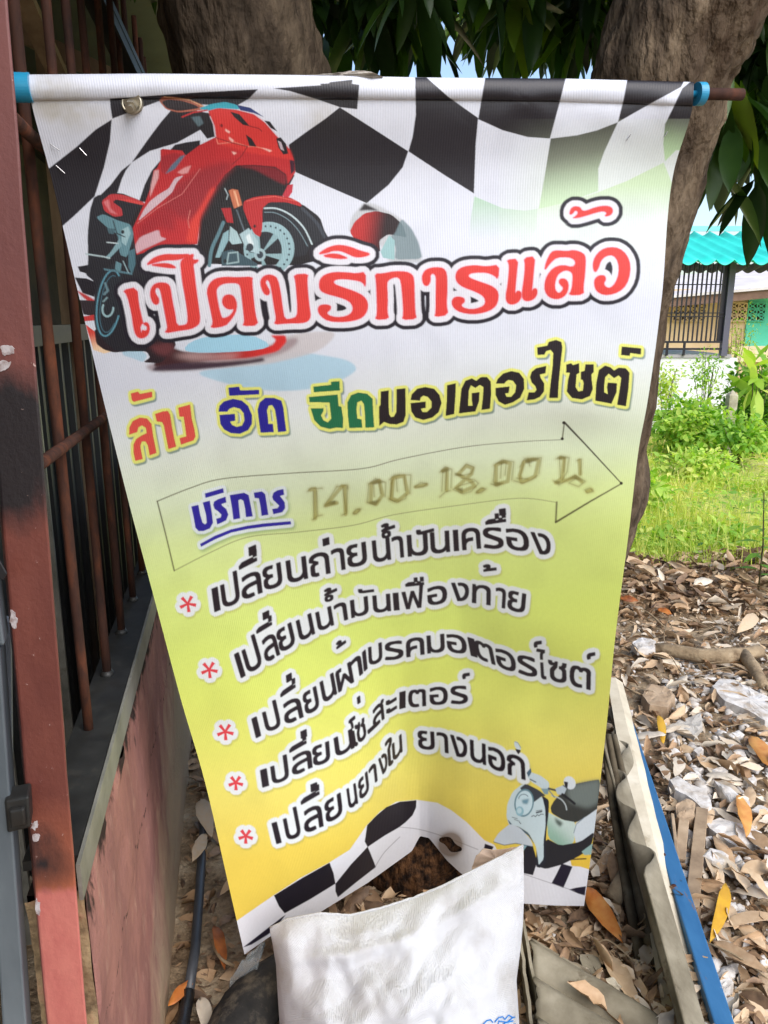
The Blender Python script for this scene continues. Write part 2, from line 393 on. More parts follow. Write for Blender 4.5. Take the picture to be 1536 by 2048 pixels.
fill(TB(pp('745,145 800,130 900,140 1000,165 1060,210 1130,290 1200,360 1222,420 1100,400 970,380 800,330 790,290 782,230')), (208, 50, 48), soft=2)
fill(TB(pp('560,560 700,470 830,430 900,440 840,500 790,570 740,660 700,740 640,760 520,720 440,760')), (150, 32, 42), soft=6)
fill(TB(pp('620,880 650,760 700,690 760,580 790,570 740,660 700,740 685,885')), (216, 60, 50), soft=3)
fill(TB(pp('350,790 460,690 560,680 560,820 470,800 400,850 350,880')), (158, 30, 40), soft=6)
fill(TB(pp('480,400 560,380 610,395 560,450 500,500 480,480')), (160, 36, 46), soft=1); fill(TB(pp('505,500 540,450 590,400 620,390 560,470')), (90, 110, 130), soft=1)
fill(TB(pp('385,700 420,650 470,612 525,580 560,520 610,505 570,545 545,600 500,640 440,690 352,765')), (206, 178, 186)); fill(TB(pp('572,490 610,465 650,450 632,492 600,500')), (220, 150, 150), soft=1)
fill(TB(pp('425,560 445,480 470,475 468,520 445,570 420,630')), (214, 160, 162), soft=1)
fill(TB(pp('337,895 365,850 470,808 480,850 515,860 450,890 375,925 345,945')), (206, 166, 174), soft=.8)
stroke(TB(pp('350,775 460,690 600,610 700,470')), 1.2, (214, 120, 116)); stroke(TB(pp('790,300 800,330 890,320 965,345 1010,345 1100,370')), 2, (226, 120, 104)); stroke(TB(pp('640,800 632,760 645,700')), 1.2, (226, 130, 120))
for s in ('840,245 868,262 862,272 842,258', '862,290 890,312 880,320 862,304', '875,372 905,380 890,392', '1040,350 1100,366 1090,376'): fill(TB(pp(s)), (246, 186, 176), soft=.8)
fill(TB(pp('900,455 1000,450 1120,460 1185,505 1180,560 1140,545 1000,470')), (120, 20, 34), soft=2)
stroke(TB(pp('785,295 880,325 965,345 930,400 880,445')), 1.4, (110, 20, 30)); stroke(TB(pp('975,230 1030,245 1045,260')), 1.6, (120, 24, 32))
for s in ('868,150 920,165 978,232 940,224 890,180', '955,278 988,300 1016,346 976,342', '1058,200 1090,205 1132,262 1095,242', '640,170 745,158 772,220 782,290 740,302 700,250'): fill(TB(pp(s)), (26, 22, 30))
fill(TB(pp('650,180 700,175 720,215 690,235')), (84, 104, 112), soft=1)
fill(TB(pp('1125,300 1150,293 1180,330 1192,385 1165,390 1138,350')), (28, 24, 32)); fill(TB(pp('1134,312 1152,320 1170,370 1150,360')), (190, 176, 184))
fill(TB(pp('1200,420 1225,425 1228,480 1208,500')), (60, 18, 40)); fill(TB(pp('1160,620 1190,560 1220,555 1215,600 1190,635')), (190, 48, 64))
fill(TB(ell(820, 228, 8, 9)), (120, 20, 28))
fill(TB(pp('150,650 200,610 260,612 330,632 392,660 380,672 280,650 230,640 212,655 262,690 268,732 220,738 165,705')), (190, 56, 62)); fill(TB(pp('240,640 300,640 390,662 380,672 300,655')), (214, 70, 66))
fill(TB(pp('160,655 190,640 200,690 240,725 200,715')), (214, 120, 124), soft=1)
fill(TB(pp('470,90 490,66 560,68 640,83 700,105 748,135 660,148 580,155 510,138')), (170, 96, 76)); fill(TB(pp('484,96 520,82 600,90 670,112 700,130 580,148 515,132')), (36, 24, 30)); stroke(TB(pp('500,68 640,84 745,134')), 2.2, (214, 160, 120))
fill(TB(pp('690,132 760,108 840,95 905,112 925,138 800,130 745,145')), (52, 164, 184)); fill(TB(pp('905,112 980,128 1060,182 1000,158 925,142')), (30, 50, 110))
stroke(TB(pp('600,180 660,155 740,142')), 3, (186, 44, 48))
# front wheel, disc, fork, caliper
fill(TB(pp('1050,655 1100,640 1200,655 1290,710 1370,770 1420,860 1380,900 1320,880 1290,960 1040,960')), (34, 36, 44))
stroke(TB(smooth_path(pp('1060,690 1130,692 1210,730 1280,800 1325,890'), 6)), 3.2, (190, 208, 212)); stroke(TB(smooth_path(pp('1060,712 1120,716 1190,752 1250,815 1300,900'), 6)), 1.6, (120, 144, 152))
stroke(TB(smooth_path(pp('1270,690 1350,770 1400,860'), 6)), 6, (58, 64, 74))
fill([TB(ell(1085, 915, 142, 150, 0)), TB(ell(1065, 925, 92, 105, 0))], (150, 182, 188))
for k in range(5):
    t = math.radians(k*72+20); fill(TB([(1040, 945), (1068+96*math.cos(t-.18), 925+108*math.sin(t-.18)), (1068+96*math.cos(t+.18), 925+108*math.sin(t+.18))]), (140, 172, 178))
for k in range(26):
    t = 2*math.pi*k/26; fill(TB(ell(1080+120*math.cos(t), 918+128*math.sin(t), 5.5, 6.5, n=10)), (40, 52, 60))
fill(TB(ell(1035, 950, 32, 36)), (160, 186, 192)); fill(TB(ell(1035, 950, 18, 20)), (50, 60, 70))
stroke(TB(smooth_path(pp('830,770 800,840 765,920 752,1010'), 6)), 7, (92, 128, 138)); fill(TB(pp('830,830 862,810 858,870 810,965 785,965')), (140, 176, 184))
fill(TB(pp('820,935 880,920 920,940 1020,1000 1020,1012 820,1012')), (60, 84, 94)); stroke(TB(pp('850,1000 860,940 910,935 915,990 850,1000')), 3, (150, 176, 180)); fill(TB(ell(840, 985, 10, 12)), (30, 40, 46))
fill(TB(pp('945,650 1000,628 1100,615 1200,628 1262,660 1268,682 1180,655 1085,655 1048,690 1048,800 1036,852 1002,832 968,762 940,690')), (182, 38, 42)); fill(TB(pp('818,690 872,688 886,772 850,768')), (176, 36, 44)); stroke(TB(pp('960,650 1030,632 1120,624 1240,650')), 1.5, (222, 96, 84))
fill(TB(pp('868,790 905,820 935,885 880,892 862,870')), (168, 196, 200)); fill(TB(pp('920,835 972,800 1022,872 1032,945 980,932 942,885')), (170, 196, 202)); fill(TB(pp('955,850 975,830 1000,890 985,915')), (220, 232, 234), soft=1)
fill(TB(pp('884,690 936,680 970,800 922,832')), (26, 28, 34)); stroke(TB(pp('905,700 945,812')), 2.5, (96, 110, 120))
fill(TB(pp('860,592 880,582 912,588 936,672 890,692')), (196, 112, 78)); stroke(TB(pp('892,596 915,675')), 3.5, (236, 176, 138))
fill(TB(ell(978, 908, 20, 22)), (50, 58, 66)); fill(TB(ell(1005, 790, 8, 9)), (60, 20, 26)); stroke(TB(pp('838,580 856,615 848,640')), 2, (170, 186, 190))
CURPID[0] = None
# --- headline
HL1 = ['245,565 320,550 328,640 342,700 352,742 368,748 372,765 360,775 345,768 340,790 335,745 362,728 377,735 385,757 380,787 360,808 335,813 312,797 300,755 290,680 268,590',
 '385,590 390,555 410,532 440,525 475,530 490,550 500,620 515,690 522,747 560,745 578,735 578,690 565,600 550,520 543,455 540,425 555,402 600,380 610,382 603,410 637,408 625,425 606,432 612,470 622,560 635,650 643,720 632,745 595,765 540,772 458,787 475,762 470,730 455,650 440,575 432,555 418,552 410,570 418,590 432,610 432,630 418,642 398,630',
 '362,440 395,405 430,388 470,380 515,382 600,380 560,402 520,412 460,412 410,425',
 '378,436 450,426 490,430 522,450 505,454 450,448',
 '675,570 690,530 720,505 770,497 830,500 912,496 908,520 915,600 925,690 941,746 858,749 868,730 865,690 855,600 848,545 835,530 790,528 750,535 728,555 725,580 735,640 747,690 757,712 790,700 808,680 815,660 800,665 775,660 755,635 755,610 770,590 800,587 820,603 832,640 824,680 800,718 770,750 693,761 708,735 700,690 685,620',
 '948,530 958,500 988,484 1020,490 1040,510 1055,580 1065,660 1075,715 1110,712 1138,700 1140,650 1135,580 1130,520 1120,485 1196,481 1190,510 1195,590 1203,660 1209,700 1195,725 1160,735 1090,735 1018,742 1032,715 1020,650 1008,570 998,525 985,510 976,525 985,545 998,565 998,585 985,593 965,580',
 '1243,383 1280,355 1320,338 1360,333 1410,343 1460,363 1514,377 1500,390 1460,398 1430,395 1400,380 1360,364 1320,364 1290,376',
 '1262,392 1310,377 1350,380 1380,392 1402,403 1350,406',
 '1250,545 1255,510 1280,485 1330,472 1400,475 1440,480 1490,471 1490,554 1475,525 1440,515 1380,508 1340,510 1325,520 1330,535 1370,550 1430,570 1480,595 1502,630 1499,670 1475,705 1430,722 1370,729 1300,725 1260,700 1243,670 1250,645 1280,637 1312,645 1310,665 1290,680 1300,695 1340,705 1390,700 1420,680 1425,650 1405,620 1350,600 1290,585 1260,570']
HL2 = ['128,481 170,480 230,468 290,470 320,485 330,510 332,600 335,680 343,713 267,717 275,690 270,600 262,520 250,500 225,500 200,512 190,530 195,600 192,680 202,713 128,717 140,690 138,600 135,520',
 '368,500 380,470 400,455 440,447 480,452 498,480 500,560 495,640 505,692 433,703 440,680 440,600 442,520 440,490 425,478 412,490 415,505 410,530 395,546 376,535',
 '540,495 550,465 580,445 640,437 700,445 766,434 760,512 740,490 700,475 650,475 615,480 605,495 630,510 690,530 740,550 763,580 758,630 735,660 690,680 630,689 570,680 535,660 520,630 530,605 555,597 586,605 590,625 570,640 580,655 620,665 670,655 695,635 690,600 650,575 580,550 548,525',
 '803,410 863,404 855,480 848,560 847,585 856,570 868,568 880,580 878,606 860,630 830,641 805,630 797,600 808,540 815,470 815,430',
 '891,400 950,391 942,470 935,550 932,572 942,556 955,556 962,572 955,597 935,616 905,623 884,610 881,580 890,520 898,440',
 '995,470 1005,420 1030,370 1060,361 1110,366 1150,359 1196,375 1209,400 1205,480 1196,550 1199,588 1118,592 1136,565 1142,500 1138,474 1112,463 1085,470 1062,490 1050,530 1052,565 1068,582 1086,572 1094,552 1078,538 1068,522 1080,505 1105,507 1121,530 1118,570 1095,601 1060,613 1020,602 998,570 997,530 1010,490 1040,452 1088,435 1140,448 1157,430 1150,408 1120,396 1060,397 1028,425',
 '1244,430 1255,395 1285,360 1330,344 1380,350 1420,385 1439,440 1430,510 1400,560 1350,586 1300,591 1262,570 1250,535 1255,505 1280,488 1305,490 1313,510 1300,530 1310,550 1335,555 1360,530 1378,480 1375,420 1350,385 1310,390 1285,415 1275,450 1258,476 1247,460',
 '1124,180 1130,150 1150,135 1180,140 1188,158 1210,160 1260,140 1310,132 1340,140 1349,160 1335,183 1303,189 1318,170 1300,160 1260,168 1200,187 1165,196 1138,197 1160,185 1170,165 1155,155 1140,175']
HEAD = [[chaikin(T1(pp(s)), 1)] for s in HL1]+[[chaikin(T2(pp(s)), 1)] for s in HL2]
lettering(HEAD, (222, 62, 58), [(20.5, (28, 24, 38)), (12.5, (226, 225, 233)), (1.2, (236, 150, 170))], pid=1)
# --- wash, press, spray line
SUB = [('t3', (224, 84, 76), ['90,300 130,290 140,303 208,290 210,320 110,346 100,343 95,335', '80,530 82,490 100,455 140,435 180,440 205,470 215,540 225,590 233,632 195,646 185,590 172,568 152,568 143,590 147,620 156,666 115,677 105,630 105,585 120,555 150,535 178,522 174,492 152,478 132,490 125,516',
        '225,415 270,400 297,398 309,420 320,490 332,550 343,597 300,611 290,560 275,480 265,460 235,456', '355,380 421,362 430,440 445,500 451,540 440,562 370,586 362,550 400,540 395,500 385,430 362,430']),
       ('t3', (38, 34, 150), ['635,268 695,262 700,283 806,280 806,305 640,313', '580,402 585,370 610,345 660,330 710,340 745,370 766,420 766,470 745,505 700,525 650,522 610,500 590,470 585,420 671,414 673,452 644,457 655,476 680,487 710,480 725,450 720,410 700,385 665,376 640,386 628,402',
        '798,390 810,350 840,325 890,325 930,340 942,380 950,450 958,511 912,516 905,450 895,390 880,365 860,368 850,395 855,430 858,470 883,470 888,516 815,519 805,450']),
       ('t3', (28, 112, 74), ['1110,262 1208,252 1208,235 1255,231 1258,283 1112,293', '1085,320 1245,306 1250,370 1266,375 1276,440 1274,493 1240,490 1200,498 1150,485 1115,450 1095,384 1166,382 1165,400 1152,422 1165,450 1190,462 1210,440 1205,395 1200,350 1088,349',
        '1300,350 1320,310 1360,295 1410,302 1440,330 1443,400 1449,489 1400,491 1398,420 1392,360 1378,340 1355,350 1350,390 1355,440 1378,445 1383,491 1310,493 1302,420']),
       ('t4', (34, 28, 34), ['62,345 106,339 105,400 108,470 118,488 135,485 148,460 150,400 150,332 199,327 200,400 200,480 188,515 150,529 110,526 80,515 53,537 52,430 60,420', '228,392 235,360 265,330 310,320 360,330 390,365 401,410 385,460 350,490 300,504 255,490 232,455 228,410 313,401 313,436 285,441 295,460 320,460 345,435 345,400 325,375 300,368 285,378 280,396',
        '432,310 481,299 478,380 471,471 424,481 430,400', '498,467 505,400 512,330 535,285 570,272 595,285 620,265 655,264 676,290 678,360 671,441 624,448 632,380 635,320 615,308 590,325 565,310 553,340 550,400 550,425 575,425 570,390 570,354 613,349 610,400 590,456',
        '705,301 715,275 745,245 790,231 835,240 861,275 863,330 840,380 800,405 755,419 720,400 703,365 703,325 781,317 776,353 755,356 765,375 790,375 812,350 818,310 800,285 775,280 760,290 752,301',
        '895,265 905,235 930,215 986,202 981,243 950,250 955,270 975,300 973,345 950,375 920,389 877,394 888,350 920,350 932,335 925,315 905,295', '935,99 992,89 1000,68 1040,57 1070,68 1076,100 1065,200 1055,300 1051,381 1002,381 1010,300 1022,200 1025,130 1010,112 985,120 975,139 938,141',
        '1098,195 1125,187 1135,198 1169,187 1171,240 1155,250 1150,320 1165,345 1190,340 1195,300 1190,280 1180,278 1180,235 1200,230 1205,194 1251,194 1251,236 1238,250 1240,280 1246,330 1230,370 1185,389 1130,381 1101,345 1108,280 1118,240 1097,239',
        '1260,396 1265,300 1280,225 1315,200 1345,210 1365,228 1390,212 1430,215 1451,240 1445,330 1431,427 1382,419 1395,340 1405,270 1390,255 1365,270 1335,245 1315,265 1310,310 1310,350 1330,360 1325,320 1330,295 1381,299 1378,350 1350,413', '1408,94 1516,104 1514,138 1455,130 1452,146 1404,141'])]
ALLSUB = [[(T3 if t == 't3' else T4)(pp(s))] for t, c, L in SUB for s in L]
lettering(ALLSUB, (34, 28, 34), [(6.5, (232, 234, 124))], shadow=(3, 4, (70, 110, 96), .75, .8), pid=3)
for t, c, L in SUB:
    for s in L:
        m, x0, y0 = cover([(T3 if t == 't3' else T4)(pp(s))]); lay(m, x0, y0, ink(*c))
# --- hand drawn arrow and opening hours
OL = (74, 66, 40)
def marker(pts, w, a, w2=None): stroke(pts, w*1.25, OL, a, w2=None if w2 is None else w2*1.4)
marker(smooth_path([(349, 1142), (332, 1070), (315, 1003)], 4), 2.4, .8); marker(smooth_path([(315, 1003), (380, 977), (446, 958), (580, 947), (723, 938), (800, 919), (926, 895), (1040, 884), (1122, 880)], 6), 2.0, .75, 1.0)
marker([(1125, 879), (1129, 847)], 2.2, .8); stroke([(1129, 845), (1170, 888), (1243, 967)], 4.4, (48, 40, 30), .9, w2=2.2); stroke([(1243, 968), (1180, 1004), (1112, 1045)], 2.4, (70, 62, 34), .9, w2=4)
marker([(1114, 1005), (1112, 1044)], 3.2, .75); marker(smooth_path([(349, 1142), (420, 1106), (495, 1075), (593, 1065), (707, 1051), (788, 1030), (926, 1010), (1040, 997), (1112, 1005)], 6), 1.6, .6, .9)
for x, y in ((1125, 878), (1243, 967), (1128, 846)): fill(ell(x, y, 3.2, 3), (40, 34, 30))
HAND = [(T5, '970,318 995,295 1020,300 1060,298|1005,315 1008,490|1026,315 1032,465|1000,492 1030,470 1060,462|1150,288 1110,350 1075,400 1072,412 1140,392|1150,288 1215,278 1215,300|1186,290 1205,440|1215,285 1210,450 1180,464|1078,405 1110,380 1140,380|1248,456 1265,428 1298,424 1272,455 1248,456|1345,272 1388,238 1450,262 1446,350|1346,272 1338,385|1376,280 1380,350|1410,262 1420,332|1336,385 1385,402 1412,368|1485,270 1480,350|1485,268 1500,230 1536,215|1470,360 1500,378 1525,370'),
        (T6, '-2,430 30,402 130,400 124,515|12,430 2,550|0,552 42,570 98,545 104,520|40,420 46,500|90,410 96,498|150,476 190,448 230,454 205,474 150,476|308,384 340,350 382,366 376,480|326,384 320,500|348,376 342,492|308,536 342,505 372,496|440,372 470,333 518,352 500,392 440,406 404,402 402,390 440,400|440,420 520,430 545,452 500,502 450,516 388,490 430,466 520,440|528,512 560,480 592,486 562,510 528,512|640,342 690,308 762,320 750,430|646,342 636,442|686,330 680,420|716,330 708,402|622,456 660,470 694,452 640,446|800,352 828,300 932,294 916,392|822,330 795,432|850,300 860,345|764,436 820,452 872,430 906,404|780,420 850,425|1022,302 1050,284 1102,294 1090,380 1060,432|1044,300 1048,420|1074,296 1070,380|1005,436 1040,462 1092,430 1140,402 1202,440 1160,472 1100,450 1140,425|1150,312 1178,303 1172,398|1198,492 1230,480 1252,502 1214,512 1198,492')]
for tf, s in ((T5, '985,308 1015,300 1018,482|1182,285 1085,402 1150,388|1198,285 1203,458|1362,270 1410,250 1430,340 1392,396 1358,385 1362,270|1258,450 1285,432'), (T6, '20,420 88,406 110,510 50,560 12,545 20,420|160,474 225,460|325,376 352,362 350,495|510,360 470,345 420,396 500,440 522,470 440,505 408,480 450,440 502,394 510,360|655,340 700,318 740,330 725,440 652,460 655,340|825,320 880,304 915,310 892,410 810,446 798,402 825,320|1050,295 1072,302 1060,420 1020,448 1090,432 1140,410 1180,442|1165,310 1170,395|540,505 572,488|1212,502 1240,492')):
    for q in s.split('|'): stroke(tf(pp(q)), 7.5, (150, 138, 56), .62, soft=.9)
for tf, s in HAND:
    for q in s.split('|'):
        L = tf(pp(q)); stroke(L, 8, (164, 152, 60), .25, soft=2); stroke(L, 1.8, (96, 86, 28), .5, soft=.7)
for tf, s in ((T5, '1080,400 1140,370 1140,395'), (T5, '1350,270 1390,242 1445,262 1380,275'), (T5, '1340,385 1385,372 1410,370 1385,400'), (T6, '830,305 930,296 860,330 835,330'), (T6, '400,392 440,395 440,408 404,402'), (T6, '400,485 450,478 450,512'), (T6, '312,380 340,355 375,368 330,388'), (T6, '650,330 690,312 730,322 690,335'), (T6, '1025,300 1050,286 1098,296 1040,306'), (T6, '1010,436 1050,440 1040,460'), (T6, '1100,430 1140,405 1190,440 1130,425'), (T6, '625,455 660,448 690,455 660,468')):
    fill(tf(pp(s)), (96, 86, 28), a=.65, soft=1.3)
# --- service word with its underline
SVC = ['255,410 299,399 310,460 325,510 340,520 350,510 345,460 325,385 369,374 382,450 389,510 370,545 330,561 300,561 280,540 270,480', '338,330 451,297 456,325 342,358', '390,400 395,380 420,365 466,349 471,385 440,396 447,407 470,425 483,460 470,495 440,510 414,521 408,485 435,478 440,460 420,440 398,425',
 '491,340 580,325 608,340 620,400 633,471 591,476 585,420 575,375 560,365 545,372 548,410 556,483 514,491 505,420', '639,325 690,317 710,335 720,400 729,461 687,468 680,410 670,360 644,358', '752,350 760,325 785,310 821,302 826,338 800,346 812,360 830,385 832,420 815,445 759,458 752,425 785,420 795,405 775,385 758,370',
 '309,640 400,590 500,550 600,528 700,514 866,500 869,520 700,536 600,549 500,571 400,613 315,658']
lettering([[T5(pp(s))] for s in SVC], (44, 36, 158), [(6.5, (226, 236, 240))], shadow=(3, 4, (120, 156, 100), .7, 3), pid=4)
# --- five list lines set with letter outlines, each letter fitted to its own place on the line
GLYPHS={
 "\u0e40":["205,-10 137,7 112,31 98,70 96,548 185,548 189,81 214,64 265,70 277,5"],
 "\u0e1b":["301,-10 229,-4 173,14 132,44 103,86 87,137 81,198 81,548 170,548 174,155 184,122 202,97 228,78 301,64 343,68 376,79 402,97 420,123 434,197 434,745 523,745 523,198 517,135 500,85 472,44 429,14 372,-4"],
 "\u0e25":["402,0 399,405 389,435 373,458 348,473 274,485 179,472 92,434 92,517 206,552 316,557 399,537 439,512 477,454 490,370 490,0","230,-10 175,-5 131,8 96,31 69,62 54,101 49,147 56,199 76,241 110,275 159,301 224,319 420,335 420,261 256,247 210,237 178,222 156,202 143,178 142,121 152,99 189,71 305,71 319,4"],
 "\u0e35":["-514,635 -514,674 -441,706 -89,706 -89,635","-172,674 -172,787 -88,787 -88,674"],
 "\u0e48":["-178,635 -178,846 -90,846 -90,635"],
 "\u0e22":["292,-9 198,0 133,28 92,71 73,128 77,214 94,252 161,296 105,327 74,374 70,441 84,484 114,521 163,546 310,545 321,540 305,471 240,482 194,473 167,448 158,411 166,372 203,339 297,327 297,262 241,260 190,241 173,223 162,150 182,101 212,78 292,64 350,70 389,89 419,138 424,182 424,548 513,548 513,188 507,123 489,74 460,37 416,11 361,-4"],
 "\u0e19":["270,-10 198,-1 142,27 104,73 83,141 81,548 170,548 174,150 184,120 201,96 224,79 254,68 333,70 369,85 398,110 419,144 432,184 436,548 525,548 525,0 451,0 447,81 406,34 347,1"],
 "\u0e16":["194,-10 124,7 100,31 86,70 87,230 96,260 130,299 181,324 66,366 69,426 93,477 140,519 207,548 292,558 371,549 439,523 490,478 518,410 521,0 432,0 432,360 427,401 414,432 391,456 328,481 252,481 193,459 173,440 161,418 157,394 271,340 263,292 200,274 185,257 173,203 177,81 202,64 252,69 265,5"],
 "\u0e32":["236,0 233,419 214,461 170,481 70,475 10,448 10,528 94,554 189,556 245,543 288,514 316,467 325,402 325,0"],
 "\u0e49":["-368,635 -368,679 -292,711 -281,756 -330,766 -348,759 -368,814 -284,840 -238,830 -209,802 -199,762 -214,714 -247,681 -257,705 -58,705 -58,635"],
 "\u0e4d":["-160,611 -218,622 -239,634 -265,675 -265,728 -255,751 -217,781 -160,791 -102,781 -63,750 -53,728 -53,674 -63,652 -103,621","-160,658 -124,670 -111,701 -124,732 -174,743 -203,724 -207,689 -186,663"],
 "\u0e21":["345,-10 267,1 206,35 185,59 167,87 162,0 89,0 89,548 178,548 180,198 209,120 247,86 297,67 364,69 393,79 415,96 431,120 444,187 444,548 533,548 530,139 510,73 472,26 415,-1"],
 "\u0e31":["-216,635 -283,647 -320,678 -327,750 -315,779 -241,763 -238,713 -211,703 42,703 42,635"],
 "\u0e04":["81,0 81,350 87,413 105,464 135,505 179,535 236,552 307,558 380,552 437,534 480,505 510,463 527,411 533,350 533,0 444,0 440,392 428,425 409,450 381,469 347,480 264,480 231,469 204,450 185,424 174,391 173,238 207,278 252,297 350,302 350,229 249,221 205,199 182,168 170,106 170,0"],
 "\u0e23":["235,-10 93,10 40,29 66,101 237,64 300,73 345,100 360,142 348,182 242,239 108,298 70,336 49,385 50,441 70,489 111,526 175,550 352,550 418,526 418,451 258,485 186,476 148,450 136,418 149,381 242,331 387,268 426,231 446,180 447,122 429,72 389,29 325,0"],
 "\u0e37":["-514,635 -514,674 -441,706 -89,706 -89,635","-308,674 -308,787 -234,787 -234,674","-162,674 -162,787 -89,787 -89,674"],
 "\u0e2d":["275,-10 208,-3 155,15 114,46 83,92 66,151 65,314 275,314 275,244 149,244 155,152 174,104 204,76 273,62 351,79 388,114 412,176 418,317 404,391 373,443 324,474 211,482 78,436 78,519 215,556 320,554 367,542 406,523 440,495 466,462 500,376 511,270 501,163 469,80 444,48 414,23 374,4"],
 "\u0e4c":["-253,606 -268,683 -242,730 -189,750 -27,751 -27,682 -173,675 -176,618"],
 "\u0e07":["171,0 0,548 90,548 238,77 297,88 336,118 369,170 392,268 390,353 377,396 357,432 328,458 293,474 207,472 185,543 258,553 348,538 415,496 454,443 476,375 483,298 472,201 441,121 399,63 328,17 261,2"],
 "\u0e1f":["136,0 41,548 132,548 188,126 193,126 239,313 307,548 379,548 497,126 573,745 661,745 551,0 463,0 342,421 314,298 223,0"],
 "\u0e17":["84,0 84,548 146,548 166,461 201,513 261,547 337,558 410,549 466,521 505,475 525,407 528,0 439,0 436,398 426,428 409,452 356,480 290,480 240,461 203,425 180,375 173,317 173,0"],
 "\u0e1c":["86,0 88,478 103,517 130,542 255,550 264,546 253,479 202,484 177,464 173,139 295,358 351,358 477,139 473,548 560,548 560,0 481,0 322,262 165,0"],
 "\u0e1a":["301,-10 229,-4 173,14 132,44 103,86 87,137 81,198 81,548 170,548 174,155 184,122 202,97 228,78 301,64 343,68 376,79 402,97 420,123 434,197 434,548 523,548 523,198 517,135 500,85 472,44 429,14 372,-4"],
 "\u0e15":["275,-10 222,-6 179,7 145,29 117,58 81,134 65,231 65,347 82,443 114,509 162,546 247,557 298,536 322,506 343,537 397,557 460,554 493,543 520,524 540,496 551,461 555,0 466,0 464,441 449,470 406,484 374,478 350,443 347,424 291,424 280,461 245,483 207,479 187,463 172,438 154,348 157,201 172,135 202,91 253,67 344,71 353,3"],
 "\u0e44":["110,448 117,689 161,756 -13,756 10,826 292,826 292,756 246,745 211,711 199,644 199,448","219,-10 151,7 126,31 112,70 110,548 199,548 203,81 228,64 279,70 291,5"],
 "\u0e0b":["276,-10 217,-5 170,11 132,36 104,72 87,118 84,273 102,328 185,440 184,452 126,433 84,444 54,477 44,548 122,548 136,497 199,507 218,548 267,548 254,410 174,279 173,149 186,106 225,72 276,63 335,74 372,105 384,159 382,322 367,356 334,373 307,375 307,432 356,441 387,480 394,548 483,548 469,459 437,419 411,402 450,379 468,341 473,154 467,106 450,66 422,34 382,9 334,-5"],
 "\u0e42":["110,448 107,681 82,730 36,753 9,756 9,794 83,826 350,826 350,756 146,752 184,707 199,627 199,448","219,-10 151,7 126,31 112,70 110,548 199,548 203,81 228,64 279,70 291,5"],
 "\u0e2a":["402,0 399,405 389,435 373,458 348,473 274,485 179,472 92,434 92,517 206,552 316,557 396,536 428,502 465,472 489,400 490,0","230,-10 175,-5 131,8 96,31 69,62 54,101 49,147 56,199 76,241 110,275 159,301 224,319 420,335 420,261 256,247 210,237 178,222 156,202 143,178 142,121 152,99 189,71 305,71 319,4","425,471 375,518 424,538 444,566 447,584 534,584 520,530 480,492"],
 "\u0e30":["153,344 87,357 50,388 55,488 130,476 130,422 156,414 299,414 299,344","153,64 87,77 50,108 55,208 130,196 130,143 156,134 299,134 299,64"],
 "\u0e43":["196,-10 127,7 102,31 88,70 95,543 184,674 187,722 172,748 118,762 19,735 19,811 104,833 171,831 236,805 258,781 272,751 274,688 250,624 177,513 179,81 203,64 255,70 267,5"],
 "\u0e01":["76,0 79,229 104,282 148,312 176,324 66,366 69,426 93,477 140,519 207,548 291,558 369,549 437,523 488,478 516,410 519,0 430,0 430,360 425,401 412,432 390,456 327,481 251,481 193,459 173,440 161,418 157,394 265,340 257,292 212,281 177,248 165,190 165,0"],
 "-":["283,267 40,267 40,174 283,174"],
}

